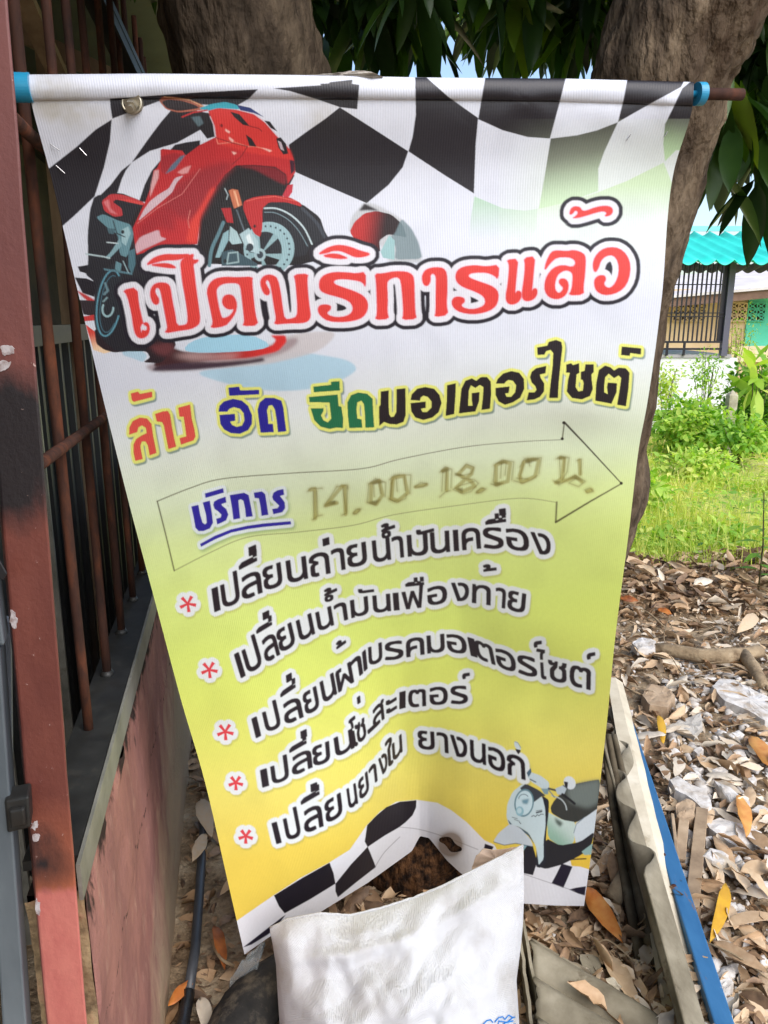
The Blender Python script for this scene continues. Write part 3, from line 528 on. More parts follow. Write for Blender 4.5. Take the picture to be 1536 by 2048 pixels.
for ch in (chr(0xe40),): GLYPHS[ch] = ['96,0 204,0 204,548 96,548']
GL = {k: [pp(q) for q in v] for k, v in GLYPHS.items()}
def glyph_quad(ch, p0, p1, up, y0, y1):
    """map the letter's box (its own left..right, y0..y1 em) onto base p0->p1 and vector up"""
    G = GL[ch]; xs = [x for q in G for x, y in q]; a, b = min(xs), max(xs); out = []
    for q in G:
        out.append([(p0[0]+(p1[0]-p0[0])*(x-a)/(b-a)+up[0]*(y-y0)/(y1-y0), p0[1]+(p1[1]-p0[1])*(x-a)/(b-a)+up[1]*(y-y0)/(y1-y0)) for x, y in q])
    return out
LINES = [
 ('เ430-441 ป447-481 ล486-525 ย530-566 น577-616 ถ622-661 า667-691 ย697-735 น748-782 า787-808 ม817-857 น863-900 เ909-918 ค926-962 ร969-1008 อ1016-1060 ง1068-1104',
  [(430, 1224), (490, 1199), (547, 1176), (603, 1160), (658, 1147), (723, 1130), (803, 1115), (894, 1104), (959, 1097), (1008, 1097), (1040, 1101), (1104, 1112)],
  [(430, -6, -45), (700, -4, -43), (900, -2, -41), (1100, -6, -41)],
  'ี,479,1142,514,1124,22 ่,499,1115,513,1109,16 ่,647,1095,659,1091,13 ํ,765,1081,782,1077,14 ้,764,1067,790,1058,14 ั,834,1074,868,1065,10 ื,972,1052,1012,1046,18 ่,1000,1034,1012,1032,12', (376, 1208, 17)),
 ('เ483-491 ป497-526 ล533-560 ย562-592 น601-630 น638-668 า673-696 ม704-738 น748-782 เ789-799 ฟ807-850 อ857-895 ง904-938 ท945-981 า991-1010 ย1015-1049',
  [(483, 1356), (506, 1342), (555, 1312), (577, 1297), (626, 1269), (667, 1250), (692, 1240), (733, 1228), (779, 1222), (846, 1215), (877, 1208), (920, 1202), (978, 1210), (1006, 1216), (1049, 1227)],
  [(483, -14, -46), (600, -9, -41), (660, -6, -36), (740, -2, -33), (850, -3, -34), (1049, 4, -38)],
  'ี,514,1270,544,1252,18 ่,527,1243,539,1237,13 ํ,651,1208,667,1203,12 ้,650,1195,674,1184,12 ั,718,1190,748,1186,8 ื,812,1176,848,1172,15 ้,968,1146,993,1143,13', (419, 1340, 17)),
 ('เ513-522 ป534-563 ล572-607 ย613-640 น648-674 ผ678-708 า705-726 เ729-735 บ739-765 ร771-807 ค814-849 ม856-890 อ897-935 เ943-955 ต955-991 อ996-1034 ร1038-1075 ไ1077-1093 ซ1098-1134 ต1140-1181',
  [(513, 1476), (536, 1464), (596, 1439), (632, 1420), (670, 1390), (705, 1366), (722, 1350), (740, 1332), (760, 1323), (794, 1318), (846, 1309), (886, 1303), (918, 1306), (949, 1313), (986, 1328), (1021, 1342), (1067, 1354), (1089, 1358), (1118, 1364), (1181, 1380)],
  [(513, -9, -37), (640, -8, -42), (700, -7, -39), (760, -1, -35), (890, -2, -34), (960, -8, -36), (1180, 2, -40)],
  'ี,562,1397,591,1377,18 ่,574,1368,584,1362,13 ้,674,1301,692,1288,12 ์,1069,1298,1084,1296,11 ์,1175,1322,1191,1319,11', (451, 1464, 17)),
 ('เ526-538 ป546-579 ล586-625 ย628-661 น673-709 โ706-718 ซ716-734 ส748-771 ะ774-794 เ800-811 ต818-852 อ861-896 ร903-936',
  [(526, 1575), (566, 1562), (621, 1536), (657, 1523), (706, 1497), (715, 1490), (730, 1476), (765, 1440), (791, 1422), (807, 1416), (849, 1412), (879, 1409), (936, 1407)],
  [(526, -5, -33), (640, -3, -38), (730, -6, -36), (800, 0, -32), (936, -2, -35)],
  'ี,580,1508,613,1489,17 ่,603,1480,614,1475,13 ่,716,1411,721,1407,12 ์,926,1361,940,1359,10', (472, 1566, 15)),
 ('เ554-563 ป575-603 ล611-647 ย654-686 น699-716 ย721-739 า742-755 ง761-776 ใ775-787 น787-805 ย838-870 า876-897 ง903-935 น942-972 อ978-1011 ก1016-1051',
  [(554, 1688), (592, 1675), (647, 1652), (680, 1632), (716, 1606), (732, 1589), (753, 1563), (774, 1540), (804, 1503), (838, 1497), (869, 1500), (895, 1506), (917, 1513), (969, 1529), (1001, 1543), (1051, 1560)],
  [(554, -10, -40), (640, -5, -44), (716, -5, -38), (800, -2, -33), (870, -2, -36), (970, -1, -41), (1051, -2, -42)],
  'ี,603,1612,639,1591,19 ่,623,1587,635,1582,14', (492, 1673, 15))]
for li, (glyphs, base, ups, marks, (sx, sy, sr)) in enumerate(LINES):
    bx, by = [b[0] for b in base], [b[1] for b in base]; ux = [u[0] for u in ups]; udx = [u[1] for u in ups]; udy = [u[2] for u in ups]
    P = []
    for g in glyphs.split():
        ch = g[0]; xl, xr = [float(v) for v in g[1:].split('-')]; xm = (xl+xr)/2
        slope = (np.interp(xr, bx, by)-np.interp(xl, bx, by)); ym = float(np.interp(xm, bx, by))
        up = (float(np.interp(xm, ux, udx)), float(np.interp(xm, ux, udy)))
        P.append(glyph_quad(ch, (xl, ym-slope/2), (xr, ym+slope/2), up, 0, 548))
    for mk in marks.split():
        ch, a, b, c, d, h = mk.split(','); a, b, c, d, h = map(float, (a, b, c, d, h)); b -= 2.5; d -= 2.5
        ys = [y for q in GL[ch] for x, y in q]
        P.append(glyph_quad(ch, (a, b), (c, d), (-1, -h), min(ys), max(ys)))
    if li == 3: P.append([[(736, 1462), (757, 1443), (758, 1448), (737, 1468)]])
    lettering(P, (34, 26, 36), [(8.6, (230, 236, 242))], shadow=(2, 4, (168, 160, 84), .45, 1.2), pid=5+li, fat=1.2)
    star = []
    for k in range(5):
        t = math.radians(k*72-62+li*2); c, s = math.cos(t), math.sin(t)
        star.append([(sx+c*0-s*2, sy+s*0+c*2), (sx+c*sr-s*3.6, sy+(s*sr+c*3.6)), (sx+c*sr+s*3.6, sy+s*sr-c*3.6), (sx+s*2, sy-c*2)])
    lettering([[p] for p in star], (222, 66, 76), [(9, (230, 236, 240))], shadow=(2, 4, (168, 160, 84), .45, 1.2), pid=5+li)
# --- chequered foot of the banner
fill([(470, 1845), (548, 1791), (600, 1757), (660, 1725), (700, 1700), (734, 1651), (761, 1623), (793, 1604), (833, 1600), (875, 1606), (903, 1621), (935, 1646), (969, 1681), (989, 1690), (1010, 1730), (1015, 1940), (460, 1940)], (234, 233, 240))
for s in ('175,490 320,400 460,322 480,375 490,430 360,510 230,582 200,545', '490,430 570,330 655,240 680,300 697,345 600,420 502,500 490,470', '640,215 652,130 700,80 750,38 820,10 905,2 903,40 885,80 850,115 815,142 740,185 655,242'): fill(TW(pp(s)), (32, 28, 36))
fill(TW(pp('15,757 150,652 215,602 236,588 190,650 145,690 60,742')), (34, 28, 44)); fill(TW(pp('1255,225 1300,240 1290,262 1250,250')), (34, 28, 44))
stroke(TW(smooth_path(pp('690,350 740,270 820,190'), 6)), 1.2, (120, 112, 120), .8); stroke(TW(smooth_path(pp('820,140 920,152 1050,190 1220,255'), 6)), 1.2, (130, 124, 130), .8)
# --- scooter
CURPID[0] = 10
fill(TS(pp('930,1180 1400,1150 1400,1560 920,1560')), (234, 233, 240)); fill(TS(pp('1250,1150 1420,1130 1410,1260 1330,1235 1270,1230')), (236, 196, 70)); fill(TS(pp('945,1150 1000,1200 985,1215 940,1195')), (236, 196, 70))
fill(TS(pp('1300,655 1400,635 1470,625 1465,850 1300,930 1210,910 1130,862 1122,820 1150,770 1230,690')), (58, 60, 58)); fill(TS(pp('1300,658 1400,638 1470,628 1465,790 1380,830 1260,790 1230,700')), (116, 126, 122), soft=4)
fill(TS(pp('1095,850 1130,868 1210,910 1300,925 1285,1075 1190,1092 1105,1035')), (150, 186, 166), grad=(TS([(1100, 1000)])[0], TS([(1200, 900)])[0], (204, 222, 214))); fill(TS(pp('1150,890 1210,930 1190,960 1160,930')), (86, 100, 92), soft=2)
fill(TS(pp('1300,930 1380,880 1450,830 1425,1030 1300,1072 1285,1000')), (216, 226, 232)); stroke(TS(pp('1285,1000 1302,940 1360,890')), 1.3, (110, 130, 146))
fill(TS(pp('1090,1035 1190,1088 1330,1062 1430,990 1410,1080 1345,1150 1200,1222 1090,1252 1035,1235')), (40, 40, 46)); fill(TS(pp('1340,1130 1420,1070 1415,1150 1360,1155')), (150, 182, 176)); stroke(TS(pp('1250,1185 1370,1180')), 2.4, (40, 36, 40))
fill(TS(pp('935,1080 1000,1092 1030,1200 1000,1295 930,1280')), (40, 38, 46)); stroke(TS(pp('925,1120 955,1080')), 5, (140, 176, 184))
fill(TS(pp('1060,735 1112,770 1110,860 1092,1000 1092,1200 1050,1245 1020,1235 1030,1000 1080,850')), (40, 42, 52))
fill(TS(pp('832,945 815,885 820,800 858,712 930,655 1000,682 1066,752 1085,830 1088,950 1073,1060 1075,1180 1040,1226 1034,1170 1020,1090 970,1000 900,955')), (204, 222, 226)); fill(TS(pp('820,900 840,945 900,955 970,1000 1015,1085 960,1010 880,970')), (70, 96, 112))
fill(TS(pp('905,690 950,655 1040,700 1090,740 1060,745 1000,790 980,740')), (62, 66, 74))
fill(TS(ell(938, 790, 68, 98, 8)), (104, 140, 152)); fill(TS(ell(938, 790, 58, 86, 8)), (206, 228, 234)); stroke(TS(ell(935, 760, 34, 30, a0=180, a1=330)), 1.4, (70, 100, 116)); fill(TS(pp('920,770 975,760 960,800 930,795')), (110, 150, 166), soft=1.5); fill(TS(ell(908, 848, 28, 34)), (150, 192, 204)); fill(TS(ell(905, 845, 16, 20)), (196, 222, 228))
fill(TS(pp('722,1060 760,1000 840,935 910,965 980,1040 1005,1096 880,1072 790,1086')), (206, 216, 224)); stroke(TS(pp('725,1062 800,1085 880,1072 1000,1096')), 1.3, (60, 90, 110))
for s, w in (('855,890 890,900', 1.2), ('870,905 905,918', 1.2), ('905,925 915,935', 1.5)): stroke(TS(pp(s)), w, (60, 70, 76))
stroke(TS(pp('990,885 1005,878 1018,886 1030,872 1042,880 1055,868 1072,870')), 1.5, (52, 60, 66)); stroke(TS(pp('1025,858 1060,850')), 3, (60, 66, 72)); stroke(TS(pp('1022,846 1064,840')), 1.2, (60, 66, 72))
fill(TS(pp('955,600 985,575 1050,598 1112,645 1112,692 1070,694 985,640')), (202, 218, 224)); fill(TS(pp('955,580 985,545 990,575 970,610')), (76, 104, 124)); stroke(TS(pp('980,625 1020,645')), 2, (60, 70, 80)); fill(TS(pp('1055,690 1110,690 1105,730 1080,730')), (130, 160, 170))
stroke(TS(pp('1110,690 1150,700 1215,720')), 4, (60, 66, 76)); fill(TS(pp('1155,690 1215,665 1240,680 1215,735 1170,730')), (190, 204, 212)); stroke(TS(pp('1205,730 1260,770 1290,795')), 5, (36, 36, 42)); stroke(TS(smooth_path(pp('1130,740 1190,760 1225,800 1235,838'), 5)), 2.4, (186, 196, 198)); stroke(TS(pp('1110,700 1150,750')), 2.2, (120, 140, 148))
fill(TS(ell(1256, 650, 40, 48, -30)), (222, 230, 234)); fill(TS(pp('1216,640 1245,645 1240,690 1222,672')), (38, 36, 44)); stroke(TS(pp('1240,690 1212,668')), 2, (80, 90, 96))
fill(TS(pp('868,368 878,358 896,368 917,405 912,428 890,420 872,395')), (206, 220, 226)); fill(TS(pp('874,412 914,420 912,435 898,452 884,432')), (40, 34, 38)); stroke(TS(pp('872,362 894,370 916,405')), 1.1, (110, 130, 136))
fill(TS(pp('1130,1350 1165,1285 1200,1213 1276,1235 1245,1310 1212,1384')), (34, 30, 48)); fill(TS(pp('1250,1395 1300,1382 1370,1372 1362,1436 1320,1425')), (34, 30, 48)); stroke(TS(pp('930,1285 1130,1352 1290,1405')), 1.2, (130, 124, 132), .8)
CURPID[0] = None
gr_ = blur(rng.standard_normal((CH//8+1, CW//8+1)).astype(np.float32), 2.2); gr_ = np.kron(gr_/gr_.std(), np.ones((8, 8), np.float32))[:CH, :CW]; ART *= (1-.028*np.clip(blur(gr_, 4)+.2, 0, 2))[..., None]
ART *= (1+.035*blur(rng.standard_normal((CH, CW)).astype(np.float32), 1.2))[..., None]
ART = np.clip(blur(ART, .4), .004, .85)
# ------------------------------------------------------------ the vinyl banner: a draped sheet given by rows of print positions and distances
ROWS = [
 ([(52, 149), (300, 147), (600, 150), (860, 155), (1130, 157), (1388, 164)], [1.08, 1.112, 1.143, 1.175, 1.207, 1.238, 1.27]),
 ([(62, 202), (400, 196), (860, 200), (1130, 203), (1385, 212)], [1.08, 1.112, 1.143, 1.175, 1.207, 1.238, 1.27]),
 ([(99, 342), (700, 335), (1348, 341)], [1.105, 1.13, 1.158, 1.19, 1.222, 1.258, 1.305]),
 ([(160, 602), (700, 575), (1323, 600)], [1.135, 1.155, 1.18, 1.208, 1.238, 1.27, 1.31]),
 ([(222, 862), (450, 815), (750, 800), (1000, 790), (1294, 810)], [1.185, 1.205, 1.228, 1.25, 1.275, 1.302, 1.335]),
 ([(262, 1022), (315, 1003), (446, 958), (723, 938), (926, 895), (1122, 880), (1276, 908)], [1.225, 1.25, 1.275, 1.297, 1.317, 1.337, 1.36]),
 ([(300, 1165), (349, 1142), (495, 1075), (593, 1065), (788, 1030), (926, 1010), (1040, 997), (1112, 1005), (1260, 1045)], [1.27, 1.30, 1.33, 1.352, 1.37, 1.38, 1.39]),
 ([(358, 1385), (482, 1350), (577, 1296), (667, 1250), (779, 1222), (920, 1200), (1046, 1226), (1232, 1262)], [1.34, 1.375, 1.42, 1.462, 1.485, 1.48, 1.47]),
 ([(420, 1605), (527, 1575), (621, 1536), (706, 1497), (765, 1439), (807, 1416), (932, 1407), (1080, 1430), (1209, 1490)], [1.40, 1.45, 1.52, 1.61, 1.615, 1.59, 1.565]),
 ([(447, 1725), (556, 1688), (647, 1652), (716, 1606), (753, 1562), (804, 1502), (869, 1500), (969, 1529), (1049, 1559), (1195, 1610)], [1.43, 1.48, 1.555, 1.685, 1.67, 1.63, 1.60]),
 ([(489, 1909), (537, 1875), (636, 1827), (735, 1766), (824, 1702), (840, 1672), (858, 1676), (894, 1721), (921, 1746), (980, 1785), (1046, 1807), (1110, 1811), (1168, 1812)], [1.46, 1.53, 1.63, 1.79, 1.72, 1.68, 1.66])]
VK = np.array([0, .034, .116, .26, .403, .479, .545, .66, .806, .86, 1.0])
NU, NV = 1120, 1620
def hermite(xk, Y, x):
    """smooth interpolation of rows Y (k, ...) at x"""
    Y = np.asarray(Y, float); m = np.zeros_like(Y); k = len(xk)
    d = np.diff(Y, axis=0)/np.diff(xk).reshape(-1, *[1]*(Y.ndim-1))
    for i in range(1, k-1):
        h0, h1 = xk[i]-xk[i-1], xk[i+1]-xk[i]; m[i] = (d[i-1]*h1+d[i]*h0)/(h0+h1)
    m[0], m[-1] = d[0], d[-1]
    j = np.clip(np.searchsorted(xk, x, side='right')-1, 0, k-2); h = (xk[j+1]-xk[j]); t = (x-xk[j])/h
    sh = (-1, *[1]*(Y.ndim-1)); t = t.reshape(sh); h = h.reshape(sh)
    return (2*t**3-3*t*t+1)*Y[j]+(t**3-2*t*t+t)*h*m[j]+(-2*t**3+3*t*t)*Y[j+1]+(t**3-t*t)*h*m[j+1]
U = np.linspace(0, 1, NU+1); Vv = np.linspace(0, 1, NV+1)
def smooth_row(a, s=9):
    e = np.concatenate([2*a[0]-a[s:0:-1], a, 2*a[-1]-a[-2:-s-2:-1]]); k = np.hanning(2*s+3)[1:-1]; k /= k.sum()
    return np.convolve(e, k, 'valid')
RX, RY, RD = [], [], []
for pts, dep in ROWS:
    xs = np.array([p[0] for p in pts], float); ys = np.array([p[1] for p in pts], float)
    xu = xs[0]+(xs[-1]-xs[0])*U
    RX.append(xu); RY.append(smooth_row(np.interp(xu, xs, ys), 22 if len(pts) < 13 else 7)); RD.append(hermite(np.linspace(0, 1, 7), np.array(dep), U))
rod_y = lambda px: 1/(1/1.08+(1/1.27-1/1.08)*(px-52)/(1388-52))      # a straight rod: 1/distance is linear along it
RD[0], RD[1] = rod_y(RX[0]), rod_y(RX[1])
GX, GY, GD = hermite(VK, RX, Vv), hermite(VK, RY, Vv), hermite(VK, RD, Vv)       # (NV+1, NU+1) print position and distance
# wrinkles: soft bumps along short strokes, measured in print units; positive = towards the road
def ridge(x0, y0, x1, y1, w, amp):
    L = (x1-x0)**2+(y1-y0)**2+1e-6; t = np.clip(((GX-x0)*(x1-x0)+(GY-y0)*(y1-y0))/L, 0, 1)
    d = np.hypot(GX-x0-t*(x1-x0), GY-y0-t*(y1-y0)); return amp*np.exp(-(d/w)**2)*(1-.6*np.abs(2*t-1)**3)
W = np.zeros_like(GX)
for a in ((720, 700, 705, 1050, 26, .0022), (790, 850, 770, 1200, 40, -.0025), (840, 700, 812, 760, 9, .0016), (812, 745, 870, 740, 10, -.0012), (1050, 200, 990, 260, 24, .004), (1050, 200, 1120, 262, 24, .004), (930, 240, 880, 300, 30, .003), (1150, 195, 1330, 180, 22, -.003),
          (1190, 230, 1330, 290, 26, .004), (1250, 330, 1330, 250, 26, -.003), (1345, 190, 1320, 360, 20, .006), (1290, 330, 1345, 420, 26, -.003), (60, 190, 330, 182, 12, -.0015), (480, 260, 620, 230, 36, .003), (200, 300, 150, 520, 40, .003),
          (1105, 1102, 1235, 1125, 12, .0016), (1110, 1118, 1230, 1142, 14, -.0016), (940, 1230, 1060, 1260, 24, .003), (900, 1235, 1000, 1300, 20, -.003), (1010, 1440, 1190, 1480, 18, .002), (1000, 1380, 1150, 1420, 26, -.002), (840, 1400, 790, 1460, 10, .003), (800, 1430, 760, 1530, 16, .003),
          (870, 1612, 1000, 1662, 9, .004), (880, 1630, 1005, 1680, 8, -.0035), (900, 1620, 960, 1632, 6, .003), (420, 1500, 500, 1480, 14, .0025), (440, 1590, 520, 1550, 14, .0022), (450, 1650, 540, 1600, 12, -.0018), (410, 1460, 470, 1440, 10, -.002), (560, 1770, 700, 1690, 16, .003), (480, 1860, 640, 1790, 12, -.003),
          (730, 1700, 690, 1780, 14, .004), (790, 1640, 770, 1700, 10, .004), (820, 1640, 800, 1720, 10, -.004), (860, 1640, 900, 1720, 14, .004), (1000, 1720, 1150, 1770, 12, .003), (1030, 1500, 1160, 1560, 26, .002), (620, 1150, 700, 1300, 50, .002), (500, 950, 700, 900, 50, .0016), (980, 700, 1200, 690, 50, .0014), (1200, 960, 1240, 1200, 20, .002)):
    W += ridge(*a)
for k in range(70):
    x0, y0 = rng.uniform(150, 1250), rng.uniform(230, 1750); L_, a_ = rng.uniform(35, 130), rng.normal(2.4, .7); W += ridge(x0, y0, x0+L_*math.cos(a_), y0+L_*math.sin(a_), rng.uniform(4, 11), rng.choice([-1, 1])*rng.uniform(.0004, .0013))
for k in range(9):
    fx, fy, ph = rng.uniform(-.012, .012), rng.uniform(-.009, .009), rng.uniform(0, 6.3); W += .00055*np.sin(GX*fx+GY*fy+ph)
for k in range(9):
    fx, fy, ph = rng.uniform(-.035, .035), rng.uniform(-.03, .03), rng.uniform(0, 6.3); W += .00016*np.sin(GX*fx+GY*fy+ph)
edge = np.minimum(U, 1-U)[None, :]; W += .0012*np.sin(GY*.055+2)*np.exp(-edge/.02)*(GY > 500)
# the sleeve bulges round the pipe
PIPE_R = .0095
tt = np.clip(Vv/VK[1], 0, 1); sleeve = np.sqrt(np.clip(1-(2*tt-1)**2, 0, 1))*PIPE_R*(Vv <= VK[1]*1.0)
low = np.where(Vv > VK[1], np.exp(-(Vv-VK[1])/.02), 1.0)
DIST = GD-W*low[:, None]*(1-np.exp(-(Vv/.03)**2))[:, None]
DIST = DIST-sleeve[:, None]
def at_np(px, py, Y):
    r = (1024.0-py)/F; z = Y/(CP+r*SP)
    return np.stack([z*(px-768.0)/F, Y, EYE+z*(r*CP-SP)], -1)
BV = at_np(GX, GY, DIST)
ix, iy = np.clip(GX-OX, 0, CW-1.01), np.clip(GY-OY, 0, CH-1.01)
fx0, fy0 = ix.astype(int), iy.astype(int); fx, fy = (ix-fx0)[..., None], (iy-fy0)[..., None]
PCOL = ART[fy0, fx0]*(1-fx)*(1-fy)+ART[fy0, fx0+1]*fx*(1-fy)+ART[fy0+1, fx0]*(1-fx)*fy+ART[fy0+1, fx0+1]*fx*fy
cx, cy = (GX[:-1, :-1]+GX[1:, 1:])/2, (GY[:-1, :-1]+GY[1:, 1:])/2
FP = PID[np.clip((cy-OY).astype(int), 0, CH-1), np.clip((cx-OX).astype(int), 0, CW-1)].copy()
# the burnt hole near the foot
hx, hy = cx-901, cy-1689; a_ = math.radians(33); q0, q1 = hx*math.cos(a_)+hy*math.sin(a_), -hx*math.sin(a_)+hy*math.cos(a_)
hole = (q0/25)**2+((q1-2.5*np.sin(q0*.18))/9.5)**2
FP[hole < 1] = 255
scorch = np.exp(-np.clip((GX-901)**2+(GY-1689)**2-500, 0, None)/260)[..., None]*.75
PCOL = PCOL*(1-scorch)+np.array([.16, .09, .035])*scorch
idx = np.arange((NV+1)*(NU+1)).reshape(NV+1, NU+1)
quads = np.stack([idx[:-1, :-1], idx[1:, :-1], idx[1:, 1:], idx[:-1, 1:]], -1)
# vinyl: printed colour, woven ribs under the skin, a soft sheen
vin, n, l, b = new_mat('printed_vinyl', .42, .42)
a = n.new('ShaderNodeAttribute'); a.attribute_name = 'print'; l.new(a.outputs['Color'], b.inputs['Base Color'])
s_ = n.new('ShaderNodeAttribute'); s_.attribute_name = 'sheet'
sp = n.new('ShaderNodeSeparateXYZ'); l.new(s_.outputs['Vector'], sp.inputs[0])
def wave(sock, f):
    m1 = n.new('ShaderNodeMath'); m1.operation = 'MULTIPLY'; m1.inputs[1].default_value = f; l.new(sock, m1.inputs[0])
    m2 = n.new('ShaderNodeMath'); m2.operation = 'SINE'; l.new(m1.outputs[0], m2.inputs[0]); return m2.outputs[0]
ad = n.new('ShaderNodeMath'); ad.operation = 'MULTIPLY_ADD'; ad.inputs[1].default_value = .35
l.new(wave(sp.outputs['Y'], 2*math.pi*330), ad.inputs[0]); l.new(wave(sp.outputs['X'], 2*math.pi*250), ad.inputs[2])
nz = n.new('ShaderNodeTexNoise'); nz.inputs['Scale'].default_value = 26; nz.inputs['Detail'].default_value = 5; l.new(s_.outputs['Vector'], nz.inputs['Vector'])
a2 = n.new('ShaderNodeMath'); a2.operation = 'MULTIPLY_ADD'; a2.inputs[1].default_value = 3.0; l.new(nz.outputs['Fac'], a2.inputs[0]); l.new(ad.outputs[0], a2.inputs[2])
bp = n.new('ShaderNodeBump'); bp.inputs['Strength'].default_value = .42; bp.inputs['Distance'].default_value = .0002
l.new(a2.outputs[0], bp.inputs['Height']); l.new(bp.outputs[0], b.inputs['Normal'])
banner = tag(empty('vinyl_banner', at(828, 1800, 1.6)), 'tall printed vinyl banner with Thai lettering and a red motorcycle, hung before the tree', 'banner')
SHEET = np.stack([np.repeat(U[None, :], NV+1, 0), np.repeat(Vv[:, None], NU+1, 1)*1.85, np.zeros_like(GX)], -1).reshape(-1, 3)
BVf, PCf = BV.reshape(-1, 3), PCOL.reshape(-1, 3)
for pid, name, lab in ((0, 'sheet', None), (1, 'headline', 'large red Thai headline with white and black outlines'), (2, 'motorcycle_picture', 'printed red sports motorcycle on a dark splash'), (3, 'service_line', 'Thai line of red, blue, green and black words edged in yellow'),
                       (4, 'hours_word', 'small blue underlined Thai word before the hand drawn hours'), (5, 'list_line', 'topmost black list line with its red asterisk'), (6, 'list_line', 'second black list line with its red asterisk'), (7, 'list_line', 'third black list line, the longest of the five'),
                       (8, 'list_line', 'fourth black list line, the shortest of the five'), (9, 'list_line', 'lowest black list line, bending into the fold'), (10, 'scooter_picture', 'printed pale mint scooter in the lower right corner')):
    q = quads[FP == pid]
    if len(q) == 0: continue
    used, inv = np.unique(q, return_inverse=True)
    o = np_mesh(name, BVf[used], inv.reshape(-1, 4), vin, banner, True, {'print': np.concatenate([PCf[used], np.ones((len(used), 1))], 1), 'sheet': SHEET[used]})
    if lab: o['label'] = lab
# bolt with washer through the sleeve, staples, and the rod
zinc = noise_mat('weathered_zinc', [(.3, srgb(150, 142, 124)), (.7, srgb(184, 178, 162))], 60, rough=.38, spec=.5, metal=.75, bump=.05, dist=.0003)
rust = noise_mat('rusty_steel', [(.3, srgb(38, 25, 22)), (.5, srgb(62, 38, 29)), (.72, srgb(104, 58, 36))], 26, rough=.85, bump=.5, dist=.001, stretch=(1, 1, .35))
bc = at(261, 207, rod_y(261)-.008)
bm = MB(); bm.tube([bc+Vector((0, .012, .004)), bc+Vector((0, .006, .002))], [.0138, .0138], 28); bm.tube([bc+Vector((.0122*math.cos(k*math.pi/18), .0055, .002+.0122*math.sin(k*math.pi/18))) for k in range(37)], .0016, 8, cap=False); bm.build('washer', zinc, banner, False)
bm = MB(); bm.tube([bc+Vector((0, .008, 0)), bc+Vector((.001, -.004, -.006))], [.0082, .0078], 6); bm.tube([bc+Vector((.001, -.004, -.006)), bc+Vector((.002, -.012, -.010))], [.0048, .0044], 12); bm.build('bolt', zinc, banner)
steel = flat_mat('bright_wire', (.5, .5, .52), .35, .5, .9)
for x0, y0, x1, y1 in ((101, 288, 119, 301), (159, 296, 173, 311), (112, 331, 130, 347), (1254, 280, 1266, 262), (1330, 272, 1338, 256)):
    i = np.argmin((GX-x0)**2+(GY-y0)**2); d = DIST.ravel()[i]-.0022
    MB().tube([at(x0, y0, d), at(x1, y1, d)], .0007, 6).build('staple', steel, banner)
blue = noise_mat('blue_pipe_plastic', [(.3, srgb(28, 120, 160)), (.7, srgb(44, 152, 190))], 12, rough=.35, spec=.5, bump=.05, dirt=(srgb(120, 120, 110), 20, .62, .8))
pa, pb = at(22, 175, rod_y(22)-.002), at(1404, 188, rod_y(1404)-.002)
rod = tag(empty('hanging_rod', (pa+pb)/2), 'blue plastic pipe over a rusty iron bar, carrying the banner along its top edge', 'rod')
MB().tube([pa, pb], .0046, 20).build('blue_pipe', blue, rod, True)
dr = (pb-pa).normalized(); MB().tube([pa-dr*.05, pa, pa+dr*.01, pb-dr*.01, pb, pb+dr*.03, pb+dr*.068], [.0085, .0085, .003, .003, .0085, .0085, .0085], 10, .1, 3, freq=40).build('iron_bar', rust, rod, True)
MB().tube([pa-dr*.004, pa+dr*.024], .0172, 32).build('pipe_collar', blue, rod); MB().tube([pb-dr*.010, pb+dr*.002], .0160, 32).build('pipe_collar', blue, rod)
# ------------------------------------------------------------ ground
def axis(segs):
    out = [segs[0][0]]
    for a, b, n in segs: out += list(np.linspace(a, b, n+1)[1:])
    return np.array(out)
gxs = axis([(-200, -20, 8), (-20, -3, 16), (-3, 4, 140), (4, 20, 40), (20, 200, 8)]); gys = axis([(-30, .6, 16), (.6, 6.5, 130), (6.5, 20, 40), (20, 220, 10)])
XX, YY = np.meshgrid(gxs, gys)
def bank(x, y):
    """low bank of swept leaves between the rubble and the grass"""
    return .13*np.exp(-((y-4.35-.12*np.sin(x*3))/.30)**2)*np.clip((x-.75)/.3, 0, 1)*(.75+.25*np.sin(x*5.1+1))
def ground_z(x, y):
    return bank(x, y)+.012*np.sin(x*7.3+y*3.1)*np.sin(y*6.1-x*2.2)*((y < 6.5) & (np.abs(x) < 4))
ZZ = ground_z(XX, YY)
gi = np.arange(XX.size).reshape(XX.shape)
soil, n, l, b = new_mat('soil_and_dry_earth', .95, .15)
tc = n.new('ShaderNodeTexCoord'); t1 = n.new('ShaderNodeTexNoise'); t1.inputs['Scale'].default_value = 9; t1.inputs['Detail'].default_value = 10; t1.inputs['Roughness'].default_value = .7
l.new(tc.outputs['Object'], t1.inputs['Vector'])
cr = n.new('ShaderNodeValToRGB'); cr.color_ramp.elements.new(.5)
for e, (p, c) in zip(cr.color_ramp.elements, [(.32, srgb(96, 78, 60)), (.5, srgb(150, 130, 104)), (.72, srgb(192, 176, 150))]): e.position = p; e.color = (*c, 1)
l.new(t1.outputs['Fac'], cr.inputs['Fac'])
cr2 = n.new('ShaderNodeValToRGB'); cr2.color_ramp.elements.new(.5)
for e, (p, c) in zip(cr2.color_ramp.elements, [(.3, srgb(140, 156, 74)), (.52, srgb(186, 186, 104)), (.7, srgb(228, 210, 160))]): e.position = p; e.color = (*c, 1)
t2 = n.new('ShaderNodeTexNoise'); t2.inputs['Scale'].default_value = 1.3; t2.inputs['Detail'].default_value = 8; l.new(tc.outputs['Object'], t2.inputs['Vector']); l.new(t2.outputs['Fac'], cr2.inputs['Fac'])
sx = n.new('ShaderNodeSeparateXYZ'); l.new(tc.outputs['Object'], sx.inputs[0])
